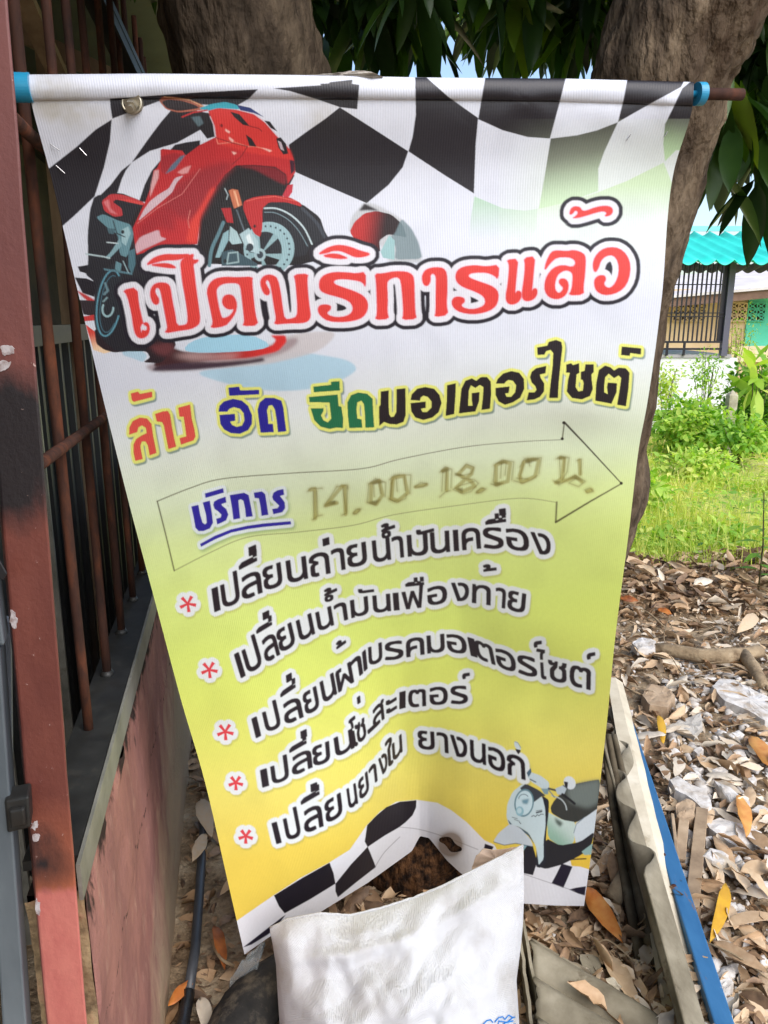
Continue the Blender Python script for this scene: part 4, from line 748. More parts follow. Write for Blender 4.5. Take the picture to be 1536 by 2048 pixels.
mr = n.new('ShaderNodeMapRange'); mr.inputs['From Min'].default_value = 4.4; mr.inputs['From Max'].default_value = 5.0; l.new(sx.outputs['Y'], mr.inputs['Value'])
mx = n.new('ShaderNodeMix'); mx.data_type = 'RGBA'; l.new(mr.outputs[0], mx.inputs['Factor']); l.new(cr.outputs['Color'], mx.inputs[6]); l.new(cr2.outputs['Color'], mx.inputs[7]); l.new(mx.outputs[2], b.inputs['Base Color'])
t3 = n.new('ShaderNodeTexNoise'); t3.inputs['Scale'].default_value = 60; t3.inputs['Detail'].default_value = 10; l.new(tc.outputs['Object'], t3.inputs['Vector'])
bp = n.new('ShaderNodeBump'); bp.inputs['Strength'].default_value = .8; bp.inputs['Distance'].default_value = .02; l.new(t3.outputs['Fac'], bp.inputs['Height']); l.new(bp.outputs[0], b.inputs['Normal'])
g = np_mesh('ground', np.stack([XX, YY, ZZ], -1).reshape(-1, 3), np.stack([gi[:-1, :-1], gi[:-1, 1:], gi[1:, 1:], gi[1:, :-1]], -1).reshape(-1, 4), soil); tag(g, kind='structure')

# ------------------------------------------------------------ low painted wall, steel post, gate, barred fence, shed
WD, WN = Vector((-.1912, .9816, 0)), Vector((.9816, .1912, 0))
def wp(Y, off, z):
    """point beside the low wall: at forward distance Y along its face, off to the right of the face"""
    return Vector((-.222-.1947*Y, Y, z))+WN*off
WH = .868; PY = .80; W0 = .845
pink, n, l, b = new_mat('pink_wall_paint', .85, .2)
tc = n.new('ShaderNodeTexCoord'); sp = n.new('ShaderNodeSeparateXYZ'); l.new(tc.outputs['Object'], sp.inputs[0])
def mnoise(n, l, vec, scale, det=8, rough=.65, stretch=None):
    t = n.new('ShaderNodeTexNoise'); t.inputs['Scale'].default_value = scale; t.inputs['Detail'].default_value = det; t.inputs['Roughness'].default_value = rough
    if stretch:
        mp = n.new('ShaderNodeMapping'); mp.inputs['Scale'].default_value = stretch; l.new(vec, mp.inputs['Vector']); vec = mp.outputs[0]
    l.new(vec, t.inputs['Vector']); return t.outputs['Fac']
def mmath(n, l, op, a, b_, c=None):
    m = n.new('ShaderNodeMath'); m.operation = op
    for i, v in enumerate((a, b_, c)):
        if v is None: continue
        if isinstance(v, (int, float)): m.inputs[i].default_value = v
        else: l.new(v, m.inputs[i])
    return m.outputs[0]
def mrange(n, l, v, a, b_, c=0.0, d=1.0):
    m = n.new('ShaderNodeMapRange'); m.inputs['From Min'].default_value = a; m.inputs['From Max'].default_value = b_; m.inputs['To Min'].default_value = c; m.inputs['To Max'].default_value = d
    l.new(v, m.inputs['Value']); return m.outputs[0]
def mmix(n, l, f, a, b_):
    m = n.new('ShaderNodeMix'); m.data_type = 'RGBA'
    l.new(f, m.inputs['Factor']) if not isinstance(f, float) else None
    for i, v in ((6, a), (7, b_)):
        if isinstance(v, tuple): m.inputs[i].default_value = (*v, 1)
        else: l.new(v, m.inputs[i])
    return m.outputs[2]
ob = tc.outputs['Object']
big = mnoise(n, l, ob, 5, stretch=(1, 1.6, .6)); fine = mnoise(n, l, ob, 22, stretch=(1, 1, .5)); speck = mnoise(n, l, ob, 70)
c1 = mmix(n, l, mrange(n, l, big, .4, .62), srgb(142, 98, 90), srgb(166, 116, 104))
zc = mmath(n, l, 'MULTIPLY_ADD', big, 1.1, mmath(n, l, 'MULTIPLY', sp.outputs['Z'], -.9))           # cream towards the foot, in streaks
zy = mmath(n, l, 'MULTIPLY_ADD', sp.outputs['Y'], .42, zc)
c2 = mmix(n, l, mrange(n, l, zy, .78, 1.12), c1, srgb(178, 154, 126))
c3 = mmix(n, l, mrange(n, l, fine, .56, .7, 0, .55), c2, srgb(180, 140, 122))
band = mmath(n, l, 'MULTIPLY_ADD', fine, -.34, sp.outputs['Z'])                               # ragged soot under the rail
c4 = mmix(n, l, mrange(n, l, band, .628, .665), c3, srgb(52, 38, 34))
crk = mmath(n, l, 'ABSOLUTE', mmath(n, l, 'SUBTRACT', mmath(n, l, 'MULTIPLY_ADD', big, .16, sp.outputs['Z']), .66), None)
c5 = mmix(n, l, mmath(n, l, 'MULTIPLY', mrange(n, l, crk, .0045, .0015), mrange(n, l, speck, .48, .56)), c4, srgb(44, 28, 22))
c6 = mmix(n, l, mrange(n, l, speck, .66, .72, 0, .7), c5, srgb(70, 48, 38))
l.new(c6, b.inputs['Base Color'])
bp = n.new('ShaderNodeBump'); bp.inputs['Strength'].default_value = .7; bp.inputs['Distance'].default_value = .006
l.new(mmath(n, l, 'MULTIPLY_ADD', fine, .8, speck), bp.inputs['Height']); l.new(bp.outputs[0], b.inputs['Normal'])
ny, nz_ = 90, 46; V = []
for i in range(ny+1):
    Y = W0+(4.6-W0)*(i/ny)**1.5
    for k in range(nz_+1):
        z = WH*k/nz_-.03; p = wp(Y, 0, z); o = 0 if i == 0 else .006*noise.noise(p*9)+.003*noise.noise(p*30)
        if z > .78 and i: o += .02*(noise.noise(p*26)-.1)*(z-.78)/.08
        V.append(tuple(p+WN*o))
q = np.arange((ny+1)*(nz_+1)).reshape(ny+1, nz_+1); Fq = np.stack([q[:-1, :-1], q[1:, :-1], q[1:, 1:], q[:-1, 1:]], -1).reshape(-1, 4)
mb = MB(); mb.v = V; mb.f = [tuple(f) for f in Fq]
e0 = len(mb.v); mb.v += [tuple(wp(W0, 0, WH-.03)), tuple(wp(4.6, 0, WH-.03)), tuple(wp(4.6, -.07, WH-.03)), tuple(wp(W0, -.07, WH-.03)), tuple(wp(W0, 0, -.03)), tuple(wp(W0, -.07, -.03)), tuple(wp(4.6, 0, -.03)), tuple(wp(4.6, -.07, -.03))]
mb.f += [(e0, e0+1, e0+2, e0+3), (e0+3, e0+2, e0+7, e0+5), (e0+1, e0+6, e0+7, e0+2)]
wall = mb.build('low_wall', pink, None, True)
tag(wall, 'low pink and cream plastered wall with a sooty top edge under the barred fence', 'wall')
endm = noise_mat('crumbly_cream_mortar', [(.3, srgb(110, 92, 70)), (.55, srgb(150, 130, 98)), (.75, srgb(166, 118, 98))], 16, rough=.95, bump=.9, dist=.006, dirt=(srgb(60, 46, 34), 9, .54, .68))
V = []; q = np.arange(13*41).reshape(41, 13)
for k in range(41):
    for i in range(13):
        p = wp(W0, -.07*i/12, (WH-.03)*k/40); V.append(tuple(p-WD*(.004+.008*noise.noise(p*40)+.01*max(0, noise.noise(p*14)))))
obj('wall_end', V, np.stack([q[:-1, :-1], q[:-1, 1:], q[1:, 1:], q[1:, :-1]], -1).reshape(-1, 4), endm, wall, True)['label'] = 'rough unpainted mortar end of the wall'
# barred fence on the wall
dsteel = noise_mat('dull_steel', [(.3, srgb(34, 34, 34)), (.6, srgb(56, 56, 54)), (.8, srgb(84, 80, 72))], 14, rough=.5, spec=.5, metal=.35, bump=.15, dist=.001, dirt=(srgb(44, 38, 32), 9, .5, .7))
lsteel = noise_mat('grey_galvanised_steel', [(.3, srgb(112, 112, 104)), (.7, srgb(158, 156, 146))], 10, rough=.45, spec=.5, metal=.3, bump=.1, dist=.001, dirt=(srgb(90, 84, 72), 12, .55, .75))
fence = tag(empty('barred_fence', wp(1.6, -.03, WH)), 'row of thin rusty iron bars standing on a grey steel rail along the low wall', 'fence')
rail = MB().beam(wp(W0, -.035, WH+.012), wp(4.6, -.035, WH+.012), .062, .012).beam(wp(W0, -.0035, WH-.01), wp(4.6, -.0035, WH-.01), .005, .056)
MB().beam(wp(W0, -.037, WH+.014), wp(4.6, -.037, WH+.014), .066, .014).build('rail_top', dsteel, fence)
MB().beam(wp(W0-.02, .0, WH-.004), wp(4.6, .0, WH-.004), .005, .052).build('rail_flange', lsteel, fence)
for k in range(13):
    Y = 1.165+.203*k
    p0, p1 = wp(Y, -.045, WH+.02), wp(Y-.004*math.sin(k*2.1), -.045+.006*math.sin(k*1.7), 2.5)
    MB().tube([p0+(p1-p0)*i/14 for i in range(15)], .0085, 8, .14, k, freq=30).build('bar', rust, fence, True)
for z in (1.372, 1.79):
    MB().tube([wp(W0, -.03, z), wp(2.6, -.03, z-.012), wp(4.6, -.03, z)], .0085, 8, .1, z, freq=20).build('cross_bar', rust, fence, True)
for k in (1, 2, 3, 4): MB().tube([wp(1.165+.203*k, -.045, WH+.018), wp(1.165+.203*k, -.045, WH+.03)], [.016, .009], 8, .3, k, freq=60).build('weld', dsteel, fence, True)
# steel post at the wall's near end

pm, n, l, b = new_mat('brown_post_paint', .5, .4)
tc = n.new('ShaderNodeTexCoord'); ob = tc.outputs['Object']; sp = n.new('ShaderNodeSeparateXYZ'); l.new(ob, sp.inputs[0])
nb, nf, ns = mnoise(n, l, ob, 9, stretch=(1, 1, .5)), mnoise(n, l, ob, 40, stretch=(1, 1, .35)), mnoise(n, l, ob, 110)
base = mmix(n, l, mrange(n, l, nb, .35, .65), srgb(96, 50, 43), srgb(116, 64, 53))
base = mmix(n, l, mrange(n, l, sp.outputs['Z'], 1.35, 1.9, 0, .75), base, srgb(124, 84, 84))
zl = at(150, 1785, PY).z
low_ = mmath(n, l, 'MULTIPLY_ADD', nf, .05, sp.outputs['Z'])
base = mmix(n, l, mrange(n, l, low_, zl+.16, zl+.035), base, srgb(150, 84, 60))
base = mmix(n, l, mrange(n, l, low_, zl+.033, zl+.021), base, mmix(n, l, mrange(n, l, nf, .35, .65), srgb(176, 98, 90), srgb(190, 114, 102)))
for (px, py, r) in ((22, 880, .075), (-10, 930, .07), (84, 1728, .032), (70, 1680, .02)):
    c = at(px, py, PY); d = n.new('ShaderNodeVectorMath'); d.operation = 'DISTANCE'; l.new(ob, d.inputs[0]); d.inputs[1].default_value = tuple(c)
    dd = mmath(n, l, 'MULTIPLY_ADD', nf, .05, d.outputs['Value']); base = mmix(n, l, mrange(n, l, dd, r+.035, r), base, srgb(34, 28, 30))
base = mmix(n, l, mrange(n, l, ns, .66, .7), base, srgb(176, 150, 142)); base = mmix(n, l, mrange(n, l, nb, .66, .74), base, srgb(92, 46, 38))
l.new(base, b.inputs['Base Color'])
bp = n.new('ShaderNodeBump'); bp.inputs['Strength'].default_value = .45; bp.inputs['Distance'].default_value = .002; l.new(mmath(n, l, 'MULTIPLY_ADD', nb, 3.0, ns), bp.inputs['Height']); l.new(bp.outputs[0], b.inputs['Normal'])
post = tag(empty('steel_post', at(140, 2110, PY)), 'brown painted steel post with black scorch marks and a pink foot', 'post')
fr = [at(100, 2110, PY), at(179, 2110, PY), at(10, -80, PY), at(-97, -80, PY)]
bk = Vector((-.030, .055, 0))
mb = MB(); N = 24; ring = []
for i in range(N+1):
    t = i/N; a, c = fr[0].lerp(fr[3], t), fr[1].lerp(fr[2], t); w = .0012*noise.noise(Vector((t*14, 0, 3)))
    ring.append([a+Vector((w, 0, 0)), c+Vector((w, 0, 0)), c+bk, a+bk])
mb.v = [tuple(p) for r in ring for p in r]
for i in range(N):
    for k in range(4): mb.f.append((i*4+k, i*4+(k+1) % 4, i*4+4+(k+1) % 4, i*4+4+k))
mb.f += [(3, 2, 1, 0), (N*4, N*4+1, N*4+2, N*4+3)]
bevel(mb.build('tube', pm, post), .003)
white_chip = noise_mat('bare_filler', [(.35, srgb(130, 110, 106)), (.55, srgb(180, 172, 172))], 90, rough=.9, bump=.4, dist=.001)
for pts in ('2,694 16,690 30,696 26,708 14,712 3,706', '-6,724 10,720 20,724 18,736 4,742 -6,744', '64,1645 75,1642 78,1650 70,1660 62,1655', '66,1670 78,1668 78,1678 68,1684', '22,1222 32,1226 36,1246 28,1258 21,1250', '72,1800 81,1806 80,1830 71,1826'):
    Q = pp(pts); Q = [(Q[i][0]*(1-t)+Q[(i+1) % len(Q)][0]*t, Q[i][1]*(1-t)+Q[(i+1) % len(Q)][1]*t) for i in range(len(Q)) for t in (0, .33, .66)]; P = [at(x+rnd.uniform(-2.4, 2.4), y+rnd.uniform(-3, 3), PY-.0008) for x, y in Q]; mb = MB(); m_ = len(P); mb.v = [tuple(p) for p in P]+[tuple(p+Vector((0, .002, 0))) for p in P]
    mb.f = [tuple(range(m_))[::-1]]+[(i, (i+1) % m_, m_+(i+1) % m_, m_+i) for i in range(m_)]; mb.build('paint_chip', white_chip, post)
MB().hexa([wp(.38, -.02, 0), wp(.40, -.02, 0), wp(.40, -3.2, 0), wp(.38, -3.2, 0), wp(.38, -.02, 2.7), wp(.40, -.02, 2.7), wp(.40, -3.2, 2.2), wp(.38, -3.2, 2.2)])
# gate beside the post
gsteel = noise_mat('grey_gate_steel', [(.3, srgb(84, 92, 98)), (.7, srgb(124, 132, 136))], 6, rough=.45, spec=.5, metal=.2, bump=.1, dist=.001, stretch=(1, 1, .3), dirt=(srgb(46, 44, 42), 5, .5, .68))
gate = tag(empty('steel_gate', at(20, 2110, PY-.02)), 'grey steel gate frame hinged on the outer side of the brown post', 'gate')
def quadbox(name, c, Y, depth, mat, parent):
    P = [at(x, y, Y) for x, y in c]; d = Vector((-.35, 1, 0)).normalized()*depth
    return bevel(MB().hexa([P[0], P[1], P[1]+d, P[0]+d, P[3], P[2], P[2]+d, P[3]+d]).build(name, mat, parent), .003)
quadbox('stile', [(8, 2110), (58, 2110), (0, 1300), (-42, 1300)], PY-.02, .045, gsteel, gate)
quadbox('upper_stile', [(-10, 1292), (10, 1292), (-10, 1150), (-30, 1150)], PY-.02, .04, gsteel, gate)
quadbox('hinge', [(14, 1668), (62, 1656), (58, 1592), (8, 1602)], PY-.028, .03, dsteel, gate); quadbox('hinge_pin', [(20, 1660), (52, 1652), (49, 1616), (16, 1622)], PY-.034, .012, dsteel, gate)
quadbox('panel', [(-60, 1530), (26, 1560), (22, 1240), (-60, 1200)], PY+.06, .01, flat_mat('pale_gate_panel', srgb(110, 116, 126), .4, .4), gate)
quadbox('plate', [(-30, 1150), (6, 1162), (15, 1148), (-5, 1112)], PY-.026, .003, flat_mat('black_plate', srgb(26, 26, 30), .35, .5), gate)
# shed behind the fence
shed = tag(empty('dim_shed', wp(3, -1.6, 0)), 'dim lean-to shed of metal sheets and roof timbers behind the rusty bars', 'shed')
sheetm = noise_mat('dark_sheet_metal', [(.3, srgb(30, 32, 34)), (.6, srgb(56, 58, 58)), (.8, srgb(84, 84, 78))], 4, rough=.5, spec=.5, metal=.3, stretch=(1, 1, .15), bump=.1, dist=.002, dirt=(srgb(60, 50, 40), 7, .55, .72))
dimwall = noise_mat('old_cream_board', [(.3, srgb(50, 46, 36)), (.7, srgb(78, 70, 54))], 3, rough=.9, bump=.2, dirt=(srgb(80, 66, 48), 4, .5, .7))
wood = noise_mat('weathered_timber', [(.3, srgb(110, 92, 74)), (.55, srgb(160, 138, 112)), (.75, srgb(190, 168, 140))], 8, rough=.9, stretch=(1, 1, .2), bump=.4, dist=.002)
mb = MB(); ys = []; Y = .45; k = 0
prof = []
while Y < 5.8:
    for dy, o in ((0, 0), (.085, 0), (.095, .022), (.125, .022), (.135, 0)): prof.append((Y+dy, -.42+o))
    Y += .16
for y, o in prof: mb.v += [tuple(wp(y, o, 0)), tuple(wp(y, o, 1.48))]
mb.f = [(2*i, 2*i+2, 2*i+3, 2*i+1) for i in range(len(prof)-1)]
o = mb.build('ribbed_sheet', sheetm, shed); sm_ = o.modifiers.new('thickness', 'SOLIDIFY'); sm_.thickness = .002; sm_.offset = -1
MB().beam(wp(.4, -.37, 1.505), wp(5.8, -.37, 1.505),   .05, .06).build('beam', dsteel, shed)
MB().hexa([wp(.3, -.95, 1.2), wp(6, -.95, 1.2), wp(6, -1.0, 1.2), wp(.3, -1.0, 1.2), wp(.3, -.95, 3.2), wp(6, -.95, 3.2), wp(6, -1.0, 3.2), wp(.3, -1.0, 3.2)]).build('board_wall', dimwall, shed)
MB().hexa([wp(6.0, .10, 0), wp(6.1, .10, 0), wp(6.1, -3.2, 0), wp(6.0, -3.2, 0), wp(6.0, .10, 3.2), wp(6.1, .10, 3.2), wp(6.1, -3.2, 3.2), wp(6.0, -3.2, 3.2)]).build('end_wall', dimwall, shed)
MB().hexa([wp(-1.6, .12, 2.74), wp(6.2, .12, 2.74), wp(6.2, -3.2, 2.2), wp(-1.6, -3.2, 2.2), wp(-1.6, .12, 2.78), wp(6.2, .12, 2.78), wp(6.2, -3.2, 2.24), wp(-1.6, -3.2, 2.24)]).build('roof', sheetm, shed)
for Y in (1.6, 3.2, 4.8): MB().beam(wp(Y, -.40, 0), wp(Y, -.40, 2.62), .05, .05, (0, 1, 0)).build('stud', wood, shed)
MB().beam(at(20, -60, 2.0), at(140, 200, 2.35), .05, .02).build('pale_brace', wood, shed)
MB().beam(at(165, -60, 2.2), at(285, 190, 2.6), .07, .012).beam(at(186, -60, 2.19), at(300, 190, 2.58), .008, .05).build('angle_rafter', dsteel, shed)
MB().beam(at(30, 60, 2.6), at(330, 210, 2.6), .05, .05).build('wall_plate', wood, shed)
mb = MB()
for k in range(6):
    Y = .8+k*.3; mb = MB().hexa([wp(Y, -.36-.02*(k % 2), 0), wp(Y+.012, -.36, 0), wp(Y+.012, -.34, 0), wp(Y, -.34, 0), wp(Y+.02, -.36, 1.44), wp(Y+.032, -.36, 1.44), wp(Y+.032, -.34, 1.44), wp(Y+.02, -.34, 1.44)]); mb.build('sheet_edge', lsteel, shed)
# ------------------------------------------------------------ mango tree
bark = noise_mat('mango_bark', [(.28, srgb(36, 30, 24)), (.45, srgb(66, 56, 46)), (.6, srgb(88, 76, 62)), (.78, srgb(120, 106, 88))], 16, rough=.95, spec=.12, bump=1.0, bscale=60, dist=.022, stretch=(1, 1, .38), dirt=(srgb(70, 56, 44), 5, .5, .66))
n, l = bark.node_tree.nodes, bark.node_tree.links
tcn = n.new('ShaderNodeTexCoord'); sz = n.new('ShaderNodeSeparateXYZ'); l.new(tcn.outputs['Object'], sz.inputs[0]); bb = n['Principled BSDF'].inputs['Base Color']; src = bb.links[0].from_socket
rusty = mmix(n, l, mrange(n, l, mnoise(n, l, tcn.outputs['Object'], 34), .42, .62), srgb(34, 25, 20), srgb(96, 66, 42))
l.new(mmix(n, l, mrange(n, l, mmath(n, l, 'MULTIPLY_ADD', mnoise(n, l, tcn.outputs['Object'], 7), .3, sz.outputs['Z']), .62, .45), src, rusty), bb)
tree = tag(empty('mango_tree', (.12, 2.2, 0)), 'forked mango tree with grey brown bark and dark hanging leaves behind the banner', 'tree')
def limb(pts, seed):
    sm = smooth_path([(*p, r) for p, r in pts], 16)
    P = [Vector(q[:3]) for q in sm]; R = [q[3] for q in sm]
    mb = MB(); mb.tube(P, R, 72, .16, seed, freq=5)
    out = []
    for v in mb.v:
        v = Vector(v); d = noise.noise(Vector((v.x*42, v.y*42, v.z*9+seed)))*.013+noise.noise(Vector((v.x*90, v.y*90, v.z*24)))*.006
        # move along the outward direction from the nearest axis point
        ax = min(P, key=lambda p: (p-v).length_squared); n_ = (v-ax).normalized(); out.append(v+n_*d)
    mb.v = [tuple(v) for v in out]; return mb
base = [((.12, 2.22, -.12), .43), ((.13, 2.17, .12), .36), ((.14, 2.10, .40), .31), ((.15, 2.03, .75), .27)]
right = base[:3]+[((.27, 1.98, .80), .235), (tuple(at(1090, 1094, 1.95)), .205), (tuple(at(1193, 740, 1.85)), .148), (tuple(at(1259, 430, 1.75)), .126), (tuple(at(1316, 150, 1.68)), .134), (tuple(at(1374, 0, 1.66)), .142), (tuple(at(1440, -280, 1.64)), .16), (tuple(at(1560, -700, 1.7)), .13)]
left = base[:3]+[((.02, 2.0, .80), .21), (tuple(at(740, 1094, 1.93)), .19), (tuple(at(600, 600, 1.78)), .165), (tuple(at(500, 150, 1.66)), .147), (tuple(at(472, 0, 1.64)), .140), (tuple(at(440, -280, 1.62)), .135), (tuple(at(400, -700, 1.7)), .12)]
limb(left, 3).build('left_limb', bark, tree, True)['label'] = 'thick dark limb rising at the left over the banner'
bark2 = bark.copy(); bark2.name = 'lit_mango_bark'  # same bark lightened: the light on the right limb is put into its colour
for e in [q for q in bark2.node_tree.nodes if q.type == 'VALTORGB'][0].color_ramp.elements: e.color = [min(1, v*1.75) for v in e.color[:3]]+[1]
limb(right, 11).build('right_limb', bark2, tree, True)['label'] = 'limb with bark lightened as if lit, leaning out to the right of the banner'
# leaves
def leaf_batch(O, D, UP, L, Wd, curl, droop, tint, nl=6, crumple=0.0):
    """long leaves: O origin, D direction, UP rough normal (n,3); curl lifts the edges, droop bends the tip"""
    n_ = len(O); D = D/np.linalg.norm(D, axis=1, keepdims=True); S = np.cross(D, UP); S /= np.linalg.norm(S, axis=1, keepdims=True)+1e-9; N = np.cross(S, D)
    t = np.linspace(0, 1, nl+1); w = np.sin(np.pi*np.clip(t, 0, 1)**.85)**.8*.5; w[0] = .02; w[-1] = .004
    V = np.zeros((n_, nl+1, 3, 3))
    for i, ti in enumerate(t):
        c = O+D*(L*ti)[:, None]-N*(droop*L*ti*ti)[:, None]
        wv = (np.sin(ti*9+O[:, 0]*50)*.10)*Wd
        for k, sgn in enumerate((-1, 0, 1)):
            V[:, i, k] = c+S*(sgn*w[i]*Wd)[:, None]+N*(abs(sgn)*curl*w[i]*Wd+sgn*wv*w[i])[:, None]
    if crumple: V += N[:, None, None, :]*(rng.normal(0, crumple, (n_, nl+1, 3))*Wd[:, None, None])[..., None]+S[:, None, None, :]*(rng.normal(0, crumple*.6, (n_, nl+1, 3))*Wd[:, None, None])[..., None]
    q = np.arange((nl+1)*3).reshape(nl+1, 3); f = np.stack([q[:-1, :-1], q[:-1, 1:], q[1:, 1:], q[1:, :-1]], -1).reshape(-1, 4)
    Fq = (f[None]+(np.arange(n_)*(nl+1)*3)[:, None, None]).reshape(-1, 4)
    return V.reshape(-1, 3), Fq, np.repeat(tint, (nl+1)*3)
def merge(parts):
    V, Fq, Tn, off = [], [], [], 0
    for v, f, t in parts: V.append(v); Fq.append(f+off); Tn.append(t); off += len(v)
    return np.concatenate(V), np.concatenate(Fq), np.concatenate(Tn)
green = tint_mat('mango_leaf', [(0, srgb(30, 46, 22)), (.4, srgb(44, 70, 30)), (.72, srgb(76, 108, 40)), (1, srgb(136, 158, 58))], .34, .45, .28, .06, 30)
twigm = noise_mat('green_twig', [(.3, srgb(64, 66, 40)), (.7, srgb(104, 96, 66))], 30, bump=.2)
def clusters(C, nleaf, Lr, seed):
    r_ = np.random.default_rng(seed); O, D, UPv, L, T_ = [], [], [], [], []
    for c in C:
        m_ = int(r_.integers(nleaf[0], nleaf[1])); ph = r_.uniform(0, 6.3); tb = r_.uniform(.15, .65)
        for k in range(m_):
            a = ph+k*2.4; out = np.array([math.cos(a), math.sin(a), 0]); dn = r_.uniform(.15, 1.5)
            d = out*r_.uniform(.3, 1.2)+np.array([0, 0, -dn]); O.append(np.array(c)+out*.012+np.array([0, 0, r_.uniform(-.05, .06)])); D.append(d)
            UPv.append(out+np.array([0, 0, .5])+r_.normal(0, .25, 3)); L.append(r_.uniform(*Lr)*r_.choice([.7, .9, 1, 1.05])); T_.append(np.clip(tb+r_.normal(0, .16), 0, 1))
    L = np.array(L); n_ = len(L)
    return leaf_batch(np.array(O), np.array(D), np.array(UPv), L, L*r_.uniform(.23, .3, n_), r_.uniform(.1, .5, n_), r_.uniform(.05, .3, n_), np.array(T_))
C1 = []
while len(C1) < 150:
    px, py, Y = rnd.uniform(630, 1260), rnd.uniform(-330, 0), rnd.uniform(1.85, 3.4)
    if 868 < px < 950 and py > -60: continue
    C1.append(at(px, py+(20 if rnd.random() < .2 else 0), Y))
for px in range(640, 1230, 34):
    if not 860 < px < 950: C1 += [at(px+rnd.uniform(-9, 9), rnd.uniform(-40, 30), rnd.uniform(1.95, 2.7)), at(px+rnd.uniform(-9, 9), rnd.uniform(-10, 55), rnd.uniform(2.6, 3.6))]
C2 = []
while len(C2) < 105:
    px, py, Y = rnd.uniform(1405, 1660), rnd.uniform(-330, 270), rnd.uniform(1.85, 3.0)
    lim = 250-.3*abs(px-1500) if px < 1500 else 250
    if py > lim: continue
    C2.append(at(px, py, Y))
for px, py, Y in ((1430, 300, 2.0), (1470, 280, 2.1), (1520, 320, 2.0)): C2.append(at(px, py, Y))
C3 = [(rnd.uniform(-.9, 2.6), rnd.uniform(1.7, 3.8), rnd.uniform(2.8, 3.5)) for _ in range(170)]  # unseen overhead leaf clusters, added to cast shade
C3 += [(rnd.uniform(-.9, 1.7), rnd.uniform(1.35, 2.3), rnd.uniform(2.45, 2.9)) for _ in range(110)]  # denser unseen clusters, added to shade the limb tops
C4 = [at(rnd.uniform(560, 1800), rnd.uniform(-420, 30), rnd.uniform(3.2, 5.5)) for _ in range(110)]
V, Fq, Tn = merge([clusters(C1, (8, 13), (.13, .22), 1), clusters(C2, (8, 13), (.13, .22), 2), clusters(C3, (8, 12), (.16, .24), 3), clusters(C4, (8, 13), (.14, .22), 4)])
np_mesh('crown', V, Fq, green, tree, True, {'tint': Tn})
for c in C1[::3]+C2[::3]:
    tw = MB(); c = Vector(c); p1 = c+Vector((rnd.uniform(-.08, .08), rnd.uniform(-.05, .12), rnd.uniform(.15, .4))); tw.tube([c, (c+p1)/2+Vector((.01, 0, .02)), p1], [.002, .003, .005], 5).build('twig', twigm, tree, True)
for (a, b_) in ((at(1375, -250, 1.7), at(1640, 60, 2.2)), (at(1380, -250, 1.7), at(1000, -180, 2.4)), (at(460, -250, 1.7), at(800, -160, 2.3)), (at(1400, -350, 1.75), at(1200, -300, 3.4))):
    MB().tube([a, (a+b_)/2+Vector((0, 0, .08)), b_], [.03, .02, .01], 8, .2, 4).build('branch', bark, tree, True)
# ------------------------------------------------------------ far buildings across the lot
def slab(mb, px0, py0, px1, py1, Y, depth):
    a, c = at(px0, (py0+py1)/2, Y), at(px1, (py0+py1)/2, Y); z1, z0 = at((px0+px1)/2, py0, Y).z, at((px0+px1)/2, py1, Y).z
    return mb.box((a.x, Y, z0), (c.x, Y+depth, z1))
cream = noise_mat('cream_render', [(.3, srgb(196, 164, 132)), (.7, srgb(224, 196, 162))], 1.2, rough=.9, bump=.1, dirt=(srgb(214, 190, 168), 2, .5, .8))
teal = noise_mat('teal_paint', [(.3, srgb(84, 190, 164)), (.7, srgb(110, 208, 182))], 1.5, rough=.7, bump=.05)
tealroof = noise_mat('teal_roof_sheet', [(.3, srgb(36, 196, 178)), (.7, srgb(56, 216, 198))], 2, rough=.45, spec=.4, bump=.05)
whitew = noise_mat('white_plaster', [(.3, srgb(214, 214, 216)), (.7, srgb(236, 236, 236))], 1, rough=.85, bump=.05)
brown = noise_mat('brown_fascia', [(.3, srgb(96, 74, 64)), (.7, srgb(134, 106, 90))], 2, rough=.8)
black = flat_mat('black_ironwork', srgb(30, 28, 38), .45, .4)
dark = noise_mat('shaded_brown', [(.3, srgb(70, 56, 46)), (.7, srgb(98, 80, 66))], 5, rough=.9)
house = tag(empty('cream_house', at(1440, 720, 17)), 'cream single storey house with patterned vent blocks and a teal bay across the lot', 'house')
slab(MB(), 300, 578, 1900, 800, 17, 4).build('wall', cream, house)
slab(MB(), 1494, 584, 1720, 692, 16.96, .03).build('teal_bay', teal, house)
slab(MB(), 1462, 692, 1720, 724, 16.9, .08).build('brick_base', noise_mat('pale_brick', [(.3, srgb(206, 184, 146)), (.7, srgb(228, 210, 178))], 6, bump=.2), house)
def vent(px0, px1, mat):
    f = slab(MB(), px0, 606, px1, 642, 16.945, .01).build('vent_panel', dark, house); mb = MB()
    nx = round((px1-px0)/15.5)
    for i in range(nx+1): x = px0+(px1-px0)*i/nx; slab(mb, x-1.1, 606, x+1.1, 642, 16.90, .04)
    for j in range(4): y = 606+12*j; slab(mb, px0, y-1.1, px1, y+1.1, 16.897, .04)
    for i in range(nx):
        for j in range(3):
            x, y, w = px0+(px1-px0)*(i+.5)/nx, 612+12*j, (px1-px0)/nx/2
            for s in (1, -1): mb.beam(at(x-w, y-s*6, 16.90), at(x+w, y+s*6, 16.90), .018, .02, (0, 1, 0))
            slab(mb, x-2, y-2, x+2, y+2, 16.895, .03)
    mb.build('vent_blocks', mat, f)
vent(1347, 1412, cream); vent(1460, 1493, cream); vent(1496.5, 1531, teal)
mb = MB(); P = [at(1180, 612, 16.2), at(1720, 562, 16.2), at(1720, 590, 16.2), at(1180, 598+30, 16.2)]
